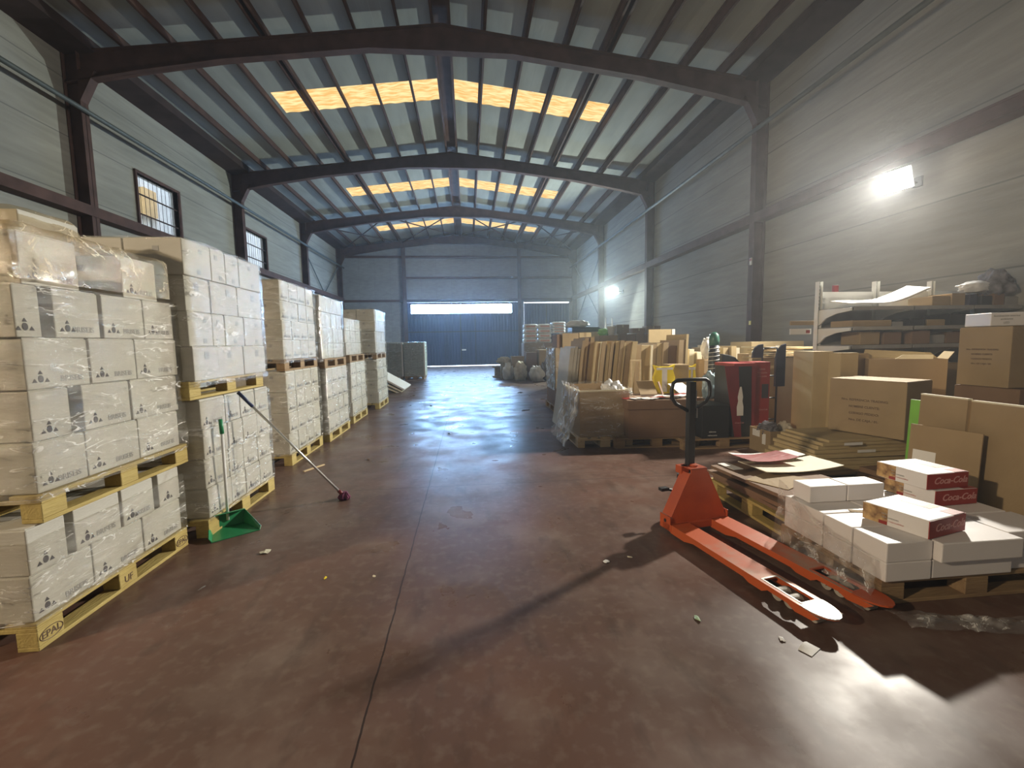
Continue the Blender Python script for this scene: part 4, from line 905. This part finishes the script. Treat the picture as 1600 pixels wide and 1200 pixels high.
o = MB().box(4.58, 4.90, 5.96, 5.975, 1.55, 1.63).obj('sign', PAPER); tag(o, 'small white card with red mark left of the shelving', 'card'); MB().box(4.82, 4.88, 5.957, 5.9605, 1.565, 1.61).obj('red_mark', REDP, o)
# jumbled flats behind the tall cartons
for k in range(6):
    flat(5.05+.15*Rr.uniform(-1, 1)+.03*k, 6.6+.06*k, 1.205+.028*k, .95, .5, .02, Rr.uniform(-.3, .3), (TAN, TANL, CREAM)[k % 3], 'flattened carton in the jumbled heap left of the shelving, %s up' % ('lowest' if k == 0 else ORD[k]), 'jumbled flattened cartons', tilt=(Rr.uniform(-.03, .03), Rr.uniform(-.03, .03)))
kraft(4.68, 5.5, 6.35, 6.95, .0, 1.2, 'large brown carton carrying the jumbled flattened cartons', TAN, tape=False)
# ------------------------------------------------------------------ displays on the mid-right pallet
pallet((3.48, 6.1, 0), PI/2, 'dark pallet under the black and red display boxes', WOODB, 'pallets at right')
m = MB().box(3.16, 3.55, 5.72, 6.2, .146, .60).obj('display_box', BLACKM, bevel=.004); tag(m, 'low black display box with two pale printed lines', 'display box')
for i, tx in enumerate(('deliciosa', 'refrescante')): link('printed_lettering', text_mesh(tx, .03, PAPER), m, (3.31, 5.7185, .235-.05*i))
kd = thing('display_stand', 'tall black display with red edges and pale bottle picture', 'display stand', (3.72, 5.98, .146), 0)
MB().box(-.11, .20, -.24, .24, 0, .98).obj('box_body', BLACKM, kd, bevel=.003)
m = MB(); m.prism([(-.25, .99), (-.05, .99), (.02, .0), (-.08, .0)], 1, -.247, -.242); m.obj('red_stripe', REDD, kd)
m = MB().prism([(.145, .98), (.205, .98), (.205, .12), (.165, .12)], 1, -.247, -.242); m.obj('red_edge', REDD, kd)
bt = [(-.055, .30), (.035, .30), (.035, .42), (.018, .50), (.025, .56), (.008, .66), (.0, .70), (-.02, .70), (-.03, .66), (-.05, .56), (-.042, .50), (-.06, .42)]
MB().prism(bt, 1, -.252, -.248).obj('bottle_picture', PAPER, kd)
MB().box(-.11, .20, -.243, .243, .98, 1.02).obj('top_panel', REDP, kd)
link('printed_lettering', text_mesh('Coca-Cola', .03, SCRIPT, shear=.3), kd, (-.02, -.2535, .2))
rc = thing('printed_carton', 'tall red printed carton right of the black display', 'carton', (4.05, 5.96, .146), 0)
link('box_body', carton_mesh(.28, .30, 1.03, REDP, False), rc)
for i in range(3): link('printed_lettering', text_mesh(('bebida', 'refrescante', 'para todos')[i], .032, SCRIPT), rc, (.02, -.1525, .93-.05*i))
MB().box(.02, .12, -.152, -.1495, .52, .72).obj('dark_picture', INK, rc); link('brand_script', text_mesh('Coca-Cola', .03, SCRIPT, shear=.3), rc, (.05, -.1525, .36))
# black sack truck with two rounded wheel guards
ht_ = thing('sack_truck', 'black upright trolley frame with rounded guards beside the red carton', 'trolley', (4.42, 6.1, 0), 0)
m = MB()
for x in (-.12, .12): m.tube([(x, .05, .05), (x, .05, 1.30), (x*.9, .05, 1.36)], .014, 8)
for z in (.3, .62, .95, 1.36): m.tube([(-.12, .05, z), (.12, .05, z)], .011, 8)
m.obj('frame', BLACKM, ht_, smooth=True)
MB().prism([(-.30, 1.22), (-.14, 1.22), (-.14, 1.42), (-.20, 1.41), (-.26, 1.37), (-.29, 1.30)], 1, .0, .04).obj('guard', NAVY, ht_, bevel=.004)
MB().prism([(.02, .80), (.17, .80), (.17, 1.42), (.11, 1.40), (.05, 1.33), (.02, 1.2)], 1, -.06, -.02).obj('guard', NAVY, ht_, bevel=.004)
for x in (-.15, .15): MB().tube([(x-.02, .08, .09), (x+.02, .08, .09)], .09, 20).obj('wheel', RUBBER, ht_)
MB().box(-.14, .14, -.16, .05, .008, .02).obj('toe_plate', GRAYM, ht_)
# crate-like wide carton with papers
wb = thing('carton_crate', 'wide sagging brown carton topped with a lid and papers in mid right', 'carton', (2.66, 6.25, 0), -.06)
m = MB()
def bulge(u, v, s_=1): return .02*math.sin(u*PI)*math.sin(v*PI)
m.grid(lambda u, v: (-.45+.90*u, -.38-bulge(u, v)*1.5, .15+.42*v), 12, 6)
m.grid(lambda u, v: (-.45-bulge(u, v), .38-.76*u, .15+.42*v), 12, 6); m.grid(lambda u, v: (.45+bulge(u, v), -.38+.76*u, .15+.42*v), 12, 6); m.grid(lambda u, v: (.45-.9*u, .38, .15+.42*v), 4, 4)
m.obj('box_body', TAND, wb)
m = MB().box(-.48, .48, -.41, .41, .55, .685); m.obj('lid', TAND, wb, bevel=.01)
pallet((2.63, 6.3, 0), PI/2-.06, 'dark pallet under the sagging brown carton', WOODB, 'pallets at right')
Rr = random.Random(21)
for k in range(11):
    x = 2.27+.075*k+Rr.uniform(-.02, .02); y = 5.93+Rr.uniform(0, .16); o = MB().grid(lambda u, v: (-.1+.2*u, -.07+.14*v, .008*math.sin(u*4+k)+.003), 6, 4).obj('paper_sheet', PAPER if k % 5 else REDP, loc=(x, y, .688+.004*k), rz=Rr.uniform(-.6, .6))
    q = o.modifiers.new('s', 'SOLIDIFY'); q.thickness = .0015; tag(o, '%s leaflet scattered on the sagging carton lid, %s from the left' % ('white' if k % 5 else 'red', (NTH+['ninth', 'tenth', 'eleventh'])[k]), 'leaflet', 'leaflets on the carton lid')
o = lean_sheet(2.55, 2.83, 6.42, .69, .93, .012, -35, TAN, 'brown card flap propped on the sagging carton lid', rz=.1)
o = lean_sheet(2.80, 2.92, 6.30, .69, .9, .012, -20, TAND, 'dark card flap propped beside the brown one', rz=1.0)
blob('green_bag', (2.36, 6.52, .69), (.1, .06, .035), GRND, 'dark green crumpled bag at back of the carton lid', 'bag', 1.1)
o = lean_sheet(3.08, 3.38, 6.25, .70, 1.0, .008, -62, PAPER, 'large white sheet sloping over the carton behind the truck handle', rz=.35)
# yellow and white bottle-shaped displays
def cutout(x, y, z0, h, w_, mt, label, rz=0):
    r = thing('shaped_display', label, 'display', (x, y, z0), rz, 'shaped card displays')
    pts = [(-w_/2, 0), (w_/2, 0), (w_/2*.85, h*.25), (w_/2, h*.55), (w_/2*.8, h*.8), (w_/2, h), (w_*.25, h*.93), (-w_*.25, h*.93), (-w_/2, h), (-w_/2*.8, h*.8), (-w_/2, h*.55), (-w_/2*.85, h*.25)]
    MB().prism(pts, 1, -.03, .03).obj('card_body', mt, r, bevel=.003)
    MB().box(-w_*.12, w_*.12, -.034, -.031, h*.05, h*.9).box(-w_*.38, w_*.38, -.035, -.031, h*.82, h*.9).obj('white_band', PAPER, r); return r
cutout(2.97, 6.53, .690, .44, .34, YELL, 'yellow shaped card display with white band behind the truck handle')
cutout(3.52, 6.75, .60, .52, .14, YELL, 'narrow yellow and white card display right of the truck handle')
kraft(3.10, 3.42, 6.62, 6.90, .0, 1.12, 'brown carton standing behind the truck handle loop', TAN, tape=False)
kraft(3.44, 3.62, 6.62, 6.86, .0, .595, 'small dark carton under the narrow yellow display', TAND, tape=False)
blob('plastic_bag', (3.62, 6.34, .62), (.13, .1, .22), mat('blue_grey_plastic', (.35, .45, .50), .25, col2=(.22, .30, .34)), 'blue-grey plastic bag slumped beside the black display', 'bag', 6.2, .3)
kraft(3.46, 3.66, 6.24, 6.5, .147, .615, 'brown carton under the blue-grey plastic bag', TAND, tape=False)
# tall bottle shaped stand with green cap
bs = thing('bottle_display', 'tall black bottle-shaped display with green cap and white spiral lines', 'display', (4.07, 7.05, 0), 0)
MB().lathe([(.15, 0), (.15, .6), (.13, .8), (.088, .98), (.082, 1.2), (.08, 1.4)], 24).obj('bottle_body', BLACKM, bs, smooth=True)
MB().lathe([(.078, 1.40), (.082, 1.5), (.07, 1.58), (.03, 1.62)], 24).obj('cap', GRND, bs, smooth=True)
m = MB(); m.tube([(.0865*math.cos(t_*.4), .0865*math.sin(t_*.4), .98+t_*.0042) for t_ in range(0, 95)], .005, 5); m.obj('white_spiral', PAPER, bs)
o = MB().prism([(4.19, .9), (4.5, .9), (4.5, 1.12), (4.42, 1.2), (4.3, 1.24), (4.19, 1.26)], 1, 7.0, 7.22).obj('black_case', BLACKM, bevel=.01); tag(o, 'black angular case right of the tall bottle display', 'case')
kraft(4.2, 4.6, 7.30, 7.6, .0, .9, 'dark carton behind the tall bottle display', TAND, tape=False)
# ------------------------------------------------------------------ wrapped crate and leaning flats
pallet((1.91, 6.66, 0), 0, 'pallet under the film-wrapped open crate at the aisle edge', WOODP, 'pallets at right')
cr = thing('carton_crate', 'open brown crate carton half covered in clear film at the aisle edge', 'carton', (1.91, 6.66, .146), 0)
m = MB(); X_, Y_, H_ = .36, .56, .66
m.box(-X_, X_, -Y_, -Y_+.008, 0, H_).box(-X_, X_, Y_-.008, Y_, 0, H_).box(-X_, -X_+.008, -Y_+.008, Y_-.008, 0, H_).box(X_-.008, X_, -Y_+.008, Y_-.008, 0, H_).box(-X_+.008, X_-.008, -Y_+.008, Y_-.008, 0, .01).box(-X_+.008, X_-.008, -Y_+.008, Y_-.008, .5, .505)
m.obj('box_body', TAN, cr)
MB().box(-X_-.003, X_+.003, -Y_-.003, -Y_+.011, H_-.015, H_+.008).box(-X_-.003, -X_+.011, -Y_, Y_, H_-.015, H_+.008).box(X_-.011, X_+.003, -Y_, Y_, H_-.015, H_+.008).obj('pale_rim', CREAM, cr)
film_shell(1.55, 2.28, 6.09, 7.22, .05, .84, 'clear film clinging to the open crate at the aisle edge', FILM, seed=31, amp=.02, top=False, group='film on the aisle crate')
m = MB().grid(lambda u, v: (1.52-.20*(1-v)**2-.05*noise.noise(Vector((u*7, v*6, 3))), 6.03+1.1*u, .03+.85*v), 40, 34); o = m.obj('plastic_film', film_mat('bunched_film', .42, (.95, .96, 1), (5, 5, 3), col=(.85, .87, .92)), smooth=True); tag(o, 'loose film flaring out at the left of the open crate', 'plastic wrap', 'film on the aisle crate')
blob('crumpled_film', (2.10, 6.35, .66), (.16, .2, .14), BAGW, 'crumpled white plastic in the open crate', 'plastic', 9.1, .5)
Rr = random.Random(33)
def leaning(name_, x, y, w_, d, h, mt, lean, label, group, z0=0.):
    m = MB(); n = 10
    def S_(k, t): return lean*t*h+.010*math.sin(t*5)
    for k in range(n):
        a, b = k/n, (k+1)/n; xa, xb = S_(0, a), S_(0, b); za, zb = h*a, h*b
        m.add([(xa-w_/2, -d/2, za), (xa+w_/2, -d/2, za), (xa+w_/2, d/2, za), (xa-w_/2, d/2, za), (xb-w_/2, -d/2, zb), (xb+w_/2, -d/2, zb), (xb+w_/2, d/2, zb), (xb-w_/2, d/2, zb)],
              [(0, 1, 5, 4), (1, 2, 6, 5), (2, 3, 7, 6), (3, 0, 4, 7)]+([(0, 3, 2, 1)] if k == 0 else [])+([(4, 5, 6, 7)] if k == n-1 else []))
    me = m.mesh(name_, mt); bm = bmesh.new(); bm.from_mesh(me); bmesh.ops.remove_doubles(bm, verts=bm.verts, dist=.0004); bmesh.ops.recalc_face_normals(bm, faces=bm.faces); bm.to_mesh(me); bm.free()
    return tag(link(name_, me, None, (x, y, z0)), label, 'flattened carton', group)
rowA = [(.075, WHITEC, 1.40), (.06, WHITEC, 1.42), (.05, WHITEC, 1.38), (.05, TAN, 1.52), (.07, TAN, 1.56), (.035, TAND, 1.50), (.07, TAN, 1.58), (.045, TANL, 1.50), (.06, TAN, 1.47), (.025, CREAM, 1.49), (.075, TAN, 1.48), (.03, TANL, 1.50), (.05, TANL, 1.46), (.06, TAN, 1.49), (.03, TAND, 1.46), (.07, TANL, 1.50), (.065, TAN, 1.51), (.04, TANL, 1.48), (.10, TAN, 1.50), (.09, TANL, 1.49)]
NTH20 = NTH+['ninth', 'tenth', 'eleventh', 'twelfth', 'thirteenth', 'fourteenth', 'fifteenth', 'sixteenth', 'seventeenth', 'eighteenth', 'nineteenth', 'twentieth']
x = 1.56
for i, (w_, mt, h) in enumerate(rowA):
    leaning('flattened_carton', x+w_/2, 7.85+Rr.uniform(-.05, .06), w_-.006, .85, h, mt, .13, '%s flattened carton standing in the row behind the open crate, %s from the left' % ('white' if mt is WHITEC else 'cream' if mt is CREAM else 'dark' if mt is TAND else 'light' if mt is TANL else 'brown', NTH20[i]), 'standing flattened cartons behind the crate'); x += w_
x = 2.86
rowB = [(.12, TAN, 1.43), (.16, TANL, 1.42), (.04, CREAM, 1.42), (.09, TAN, 1.43), (.10, TANL, 1.45), (.10, TAN, 1.46), (.16, TAND, 1.40), (.12, TAN, 1.5), (.05, TANL, 1.6)]
for i, (w_, mt, h) in enumerate(rowB):
    leaning('flattened_carton', x+w_/2, 7.95+Rr.uniform(-.05, .08), w_-.008, .8, h, mt, .05, '%s flattened carton in the right-hand standing row, %s from the left' % ({TAN: 'brown', TANL: 'light', CREAM: 'cream', TAND: 'dark'}[mt], (NTH+['ninth'])[i]), 'standing flattened cartons, right-hand row'); x += w_
wf = MB().box(2.70, 2.73, 7.22, 7.25, 0, 1.15).box(2.86, 2.89, 7.22, 7.25, 0, 1.15).box(2.70, 2.89, 7.22, 7.25, 1.15, 1.18).obj('wooden_frame', WOODP, bevel=.002); tag(wf, 'narrow pale wooden frame standing between the two rows of flats', 'frame')
flat(3.15, 8.0, 1.52, .6, .3, .012, .1, CREAM, 'pale card lying on top of the right-hand standing row', 'standing flattened cartons, right-hand row') if False else None
o = MB().box(3.60, 4.14, 8.62, 8.66, .6, 1.72).obj('cardboard_sheet', TANL); tag(o, 'pale sheet standing taller behind the right-hand row', 'cardboard sheet'); MB().box(4.08, 4.14, 8.612, 8.622, .6, 1.72).obj('white_edge', PAPER, o)
kraft(3.4, 4.2, 8.5, 8.61, .0, .6, 'brown carton behind the right-hand standing row', TAN, tape=False) if False else None
kraft(3.55, 4.2, 8.67, 9.2, .0, 1.45, 'brown carton propping the tall pale sheet', TAN, tape=False)
# middle background flats and cartons between the rows and the shelving
for i in range(5):
    xx = 4.78+.13*i; leaning('flattened_carton', xx, 8.6+Rr.uniform(-.1, .1), .10, .6, 1.36+Rr.uniform(-.05, .05), (TANL, CREAM, TANL)[i % 3], Rr.uniform(-.03, .03), 'light flattened carton standing behind the bottle display, %s from the left' % NTH[i], 'light flats behind the bottle display')
for i in range(5):
    xx = 4.12+.12*i; leaning('flattened_carton', xx, 8.15+Rr.uniform(-.03, .03), .09, .4, 1.30+Rr.uniform(-.06, .04), (CREAM, TANL)[i % 2], Rr.uniform(-.05, .05), 'short light flattened carton left of the bottle display, %s from the left' % NTH[i], 'short light flats left of the bottle display')
o = blob('plastic_bag', (4.36, 7.75, 1.15), (.12, .1, .22), BAGW, 'pinkish white plastic sack left of the bottle display', 'bag', 7.7, .2)
kraft(4.22, 4.5, 7.62, 7.92, .0, 1.14, 'brown carton carrying the white plastic sack', TAN, tape=False)
kraft(5.50, 6.6, 8.2, 8.9, .0, 1.44, 'large light brown carton against the right wall with a white label', TANL, tape=False)
o = MB().box(6.0, 6.08, 8.193, 8.198, 1.28, 1.36).obj('label_sticker', PAPER); tag(o, 'small white label on the large light carton by the wall', 'label')
kraft(5.15, 5.48, 7.75, 8.1, .0, 1.22, 'brown carton below the large light carton by the wall', TAN, tape=False)
# tall shining stack beyond the flats
pallet((2.20, 9.8, 0), 0, 'brown pallet under the tall wrapped cartons past the standing flats', WOODB, 'pallets at right')
G2 = 'brown cartons of the tall stack past the flats'
for k, (z0, z1, lab) in enumerate(((.147, .52, 'bottom'), (.523, .95, 'second'), (.953, 1.38, 'third'))): kraft(1.83, 2.58, 9.25, 10.3, z0, z1, 'brown carton, %s of the tall wrapped stack past the flats' % lab, TAND if k == 0 else TAN, G2, tape=False)
kraft(1.97, 2.32, 9.22, 9.6, 1.383, 1.68, 'brown carton on top of the tall wrapped stack past the flats', TAN, G2)
kraft(1.86, 1.96, 9.25, 9.8, 1.383, 1.66, 'thin brown carton on top edge of the tall wrapped stack', TAND, G2, tape=False)
kraft(2.34, 2.60, 9.25, 9.7, 1.383, 1.69, 'light carton on top right of the tall wrapped stack', TANL, G2)
film_shell(1.83, 2.58, 9.25, 10.3, .5, 1.38, 'shiny film around the tall stack past the flats', FILM, seed=41, amp=.05, group='film on the far right stacks')
m = MB().grid(lambda u, v: (1.80-.03*noise.noise(Vector((u*9, v*9, 4))), 9.2+1.05*u, .48+.9*v), 26, 22); o = m.obj('plastic_film', film_mat('bluish_sheen_film', .5, (.9, .95, 1), (5, 5, 5), col=(.75, .82, .9)), smooth=True); tag(o, 'crinkled film, bluish sheen painted in, aisle side of the tall stack past the flats', 'plastic wrap')  # bluish white tone painted in for light reflected by the film
o = MB().box(2.02, 2.2, 9.2, 9.208, .98, 1.22).obj('paper_sheet', PAPER); tag(o, 'white paper taped to the tall stack past the flats', 'paper')
# ------------------------------------------------------------------ background at far right
GF = 'brown cartons of the far right pile'
spec = [(2.40, 3.25, 19.1, 20.0, .147, .8), (2.40, 3.25, 19.1, 20.0, .803, 1.48), (3.28, 4.1, 19.2, 20.0, .147, .9), (3.28, 4.1, 19.2, 20.0, .903, 1.48), (4.13, 5.0, 19.2, 20.0, .0, 1.9)]
for i, (a, b, c, d, e, f) in enumerate(spec): kraft(a, b, c, d, e, f, 'brown carton under the white sacks near the far doors, %s' % ('lower left', 'upper left', 'lower middle', 'upper middle', 'tall right')[i], (TAN, TAND)[i % 2], GF, tape=False)
pallet((2.83, 19.6, 0), 0, 'pallet under the left cartons near the far doors', WOODB, 'pallets far right'); pallet((3.7, 19.65, 0), 0, 'pallet under the middle cartons near the far doors', WOODB, 'pallets far right')
for c in range(3):
    for k in range(4):
        xx = 2.72+.62*c; o = MB().box(-.29, .29, -.3, .3, 0, .20).obj('sack', BAGW, loc=(xx, 19.5, 1.485+.205*k if c < 2 else 1.485+.205*k+.02), bevel=.06, smooth=True)
        if c == 2: o.location.z = 1.905+.12*(k % 4); o.scale.z = .58
        tag(o, 'white sack with red print, %s layer, %s column near the far doors' % (ORD[k], ('left', 'middle', 'right')[c]), 'sack', 'white sacks near the far doors')
        MB().box(-.2, .2, -.3015, -.2995, .06, .13).obj('red_print', mat('faded_red', (.6, .3, .25), .5) if (c, k) == (0, 0) else bpy.data.materials['faded_red'], o)
film_shell(2.40, 3.25, 19.08, 20.0, .14, 1.5, 'film around the left cartons near the far doors', FILM, seed=51, amp=.05, group='film on the far right stacks')
for i, (x, y, sx, sz, mt, lab) in enumerate([(1.62, 18.2, .22, .38, BAGW, 'white plastic sack standing foremost in the far right heap'), (2.05, 17.6, .25, .42, CLOTHL, 'yellowish crumpled sack in the far right heap'), (2.62, 17.0, .27, .34, BAGW, 'round white bag in the middle of the far right heap'), (3.1, 17.2, .26, .5, CLOTH, 'dark mottled sack in the far right heap')]):
    blob('plastic_bag', (x, y, 0), (sx, .25, sz), mt, lab, 'bag', 3.3*i+.7, .3, 4)
kraft(1.35, 1.75, 18.6, 19.1, 0, .62, 'small brown carton at the aisle end of the far right heap', TAN, GF, tape=False)
kraft(1.78, 2.3, 18.3, 18.8, 0, .95, 'brown carton behind the white sack in the far right heap', TAN, GF, tape=False)
kraft(2.35, 2.8, 18.0, 18.6, 0, 1.1, 'brown carton behind the round white bag in the far right heap', TAND, GF, tape=False)
kraft(2.85, 3.4, 17.8, 18.4, 0, 1.2, 'brown carton right of centre in the far right heap', TAN, GF, tape=False)
cyl = MB().lathe([(.24, 0), (.24, .06), (.15, .07), (.15, .42), (.24, .43), (.24, .5)], 24).obj('cable_drum', WOODB, loc=(1.28, 19.6, 0)); tag(cyl, 'small wooden cable drum at the aisle end of the far heap', 'cable drum')
blob('crumpled_wrap', (1.5, 18.75, .625), (.3, .2, .16), CLOTHL, 'yellow-brown crumpled wrap on the small far carton', 'wrap', 2.9, .4)
# dark pile near the right wall
GW = 'brown cartons piled by the right wall'
for i in range(6):
    a = 5.05+.30*i; kraft(a, a+.285, 14.6, 15.1, 1.32, 1.75-(.02*(i % 2)), 'dark brown carton in the upper row by the right wall, %s from the left' % NTH[i], TAND, GW, tape=False)
    me = text_mesh('RT', .1, PAPER) if i == 0 else me; link('printed_lettering', me, bpy.context.scene.collection.objects[-1] if False else C.objects[-1], (0, -.252, .2)) if False else None
for i in range(3): kraft(5.0+.65*i, 5.64+.65*i, 14.6, 15.2, 0, 1.318, 'large dark carton at the base of the wall pile, %s from the left' % NTH[i], TAND, GW, tape=False)
kraft(5.08, 5.52, 14.9, 15.3, 1.76, 2.06, 'brown carton on top of the wall pile, left', TAND, GW); kraft(5.62, 6.05, 14.8, 15.2, 1.76, 1.93, 'low brown carton on top of the wall pile, middle', TAND, GW); kraft(6.1, 6.6, 14.8, 15.2, 1.76, 2.0, 'brown carton on top of the wall pile, right', TAND, GW)
o = MB().box(3.6, 4.6, 15.2, 15.9, 1.84, 2.0).obj('flat_board', BLACKM, bevel=.02); tag(o, 'dark flat board on the stack left of the wall pile', 'board')
kraft(3.6, 4.6, 15.2, 15.9, 0, 1.838, 'tall brown stack carton under the dark flat board', TAN, GW, tape=False)
blob('plastic_bag', (3.85, 15.5, 2.002), (.4, .3, .14), BAGW, 'clear crumpled bag on the dark flat board', 'bag', 4.4, .3)
blob('green_bag', (4.55, 14.6, 1.7), (.2, .15, .12), GRNL, 'green crumpled bag behind the standing flats', 'bag', 5.6, .4)
kraft(4.3, 4.9, 14.3, 14.9, 0, 1.69, 'brown carton under the green bag', TAN, GW, tape=False)
o = MB().lathe([(.10, 0), (.15, .28), (.165, .30)], 20).obj('bucket', PAPER, loc=(4.98, 14.2, 1.70), smooth=True); tag(o, 'white bucket standing between green bag and wall pile', 'bucket')
kraft(4.93, 5.2, 14.0, 14.5, 0, 1.695, 'brown carton under the white bucket', TAND, GW, tape=False) if False else None
o.location = (4.75, 14.45, 1.692)
# aluminium stand beneath the far lamp
sd = thing('ladder_stand', 'thin pale folding ladder standing below the far lamp', 'ladder', (6.0, 18.6, 0), 0)
for s_ in (-1, 1):
    MB().tube([(s_*.22, -.25, 0), (s_*.13, 0, 2.5)], .02, 8).obj('rail', POLE, sd); MB().tube([(s_*.22, .35, 0), (s_*.13, .02, 2.5)], .016, 8).obj('rail', POLE, sd)
for k in range(7): MB().tube([(-(.22-.012*k), -.25+.036*k, .3+.32*k*1.0), ((.22-.012*k), -.25+.036*k, .3+.32*k)], .012, 6).obj('rung', POLE, sd)
# ------------------------------------------------------------------ floodlights
LENS1 = emit('lit_lamp_glass', (1, .97, .90), 60); LENS2 = emit('lit_far_lamp_glass', (.93, 1, 1), 60)
def flood(loc, aim, sx, sy, lens, label, wallx):
    t = thing('floodlight', label, 'floodlight', loc); q = (Vector(aim)-Vector(loc)).to_track_quat('-Z', 'Y')
    h = thing('housing', None, None) if False else None
    def rot(m_): return q.to_matrix().to_4x4()
    m = MB(); m.add([(-sx/2, -sy/2, .0), (sx/2, -sy/2, 0), (sx/2, sy/2, 0), (-sx/2, sy/2, 0), (-sx*.3, -sy*.3, .10), (sx*.3, -sy*.3, .10), (sx*.3, sy*.3, .10), (-sx*.3, sy*.3, .10)], [(4, 5, 6, 7), (0, 1, 5, 4), (1, 2, 6, 5), (2, 3, 7, 6), (3, 0, 4, 7), (0, 3, 2, 1)])
    me = m.mesh('housing', BLACKM); me.transform(rot(0)); ho = link('housing', me, t)
    m = MB().box(-sx*.47, sx*.47, -sy*.47, sy*.47, -.03, -.012); me = m.mesh('lens', lens, .008); me.transform(rot(0)); link('lens', me, ho)
    MB().tube([(.02, 0, .0), (wallx-loc[0]-.03, 0, -.03)], .014, 8).box(wallx-loc[0]-.03, wallx-loc[0]-.002, -.08, .08, -.1, .06).obj('wall_bracket', BLACKM, t)
    return t
flood((FLOOD1[0]+.08, FLOOD1[1]+.04, FLOOD1[2]+.02), (-4.0, 4.2, 0.0), .46, .34, LENS1, 'large lit floodlight on the right wall above the shelving', XR)
flood((FLOOD3[0]-.08, FLOOD3[1]-.05, FLOOD3[2]+.02), (4.5, 5.5, .9), .46, .34, LENS1, 'lit floodlight on the left wall behind the camera', XL)
flood((FLOOD2[0]+.08, FLOOD2[1]+.06, FLOOD2[2]+.02), (-3.5, 17.0, 1.4), .36, .30, LENS2, 'small distant lit floodlight on the right wall', XR)
o = MB().box(XR-.34, XR-.322, 10.72, 10.80, 3.35, 3.52).obj('notice', PAPER); tag(o, 'small notice on the nearest right-hand column', 'notice'); MB().box(XR-.342, XR-.3395, 10.725, 10.795, 3.45, 3.51).obj('red_field', REDP, o)
o = MB().box(XR-.35, XR-.34, 10.66, 10.74, 1.85, 1.95).obj('notice', YELL); tag(o, 'small yellow tag low on the nearest right-hand column', 'notice')
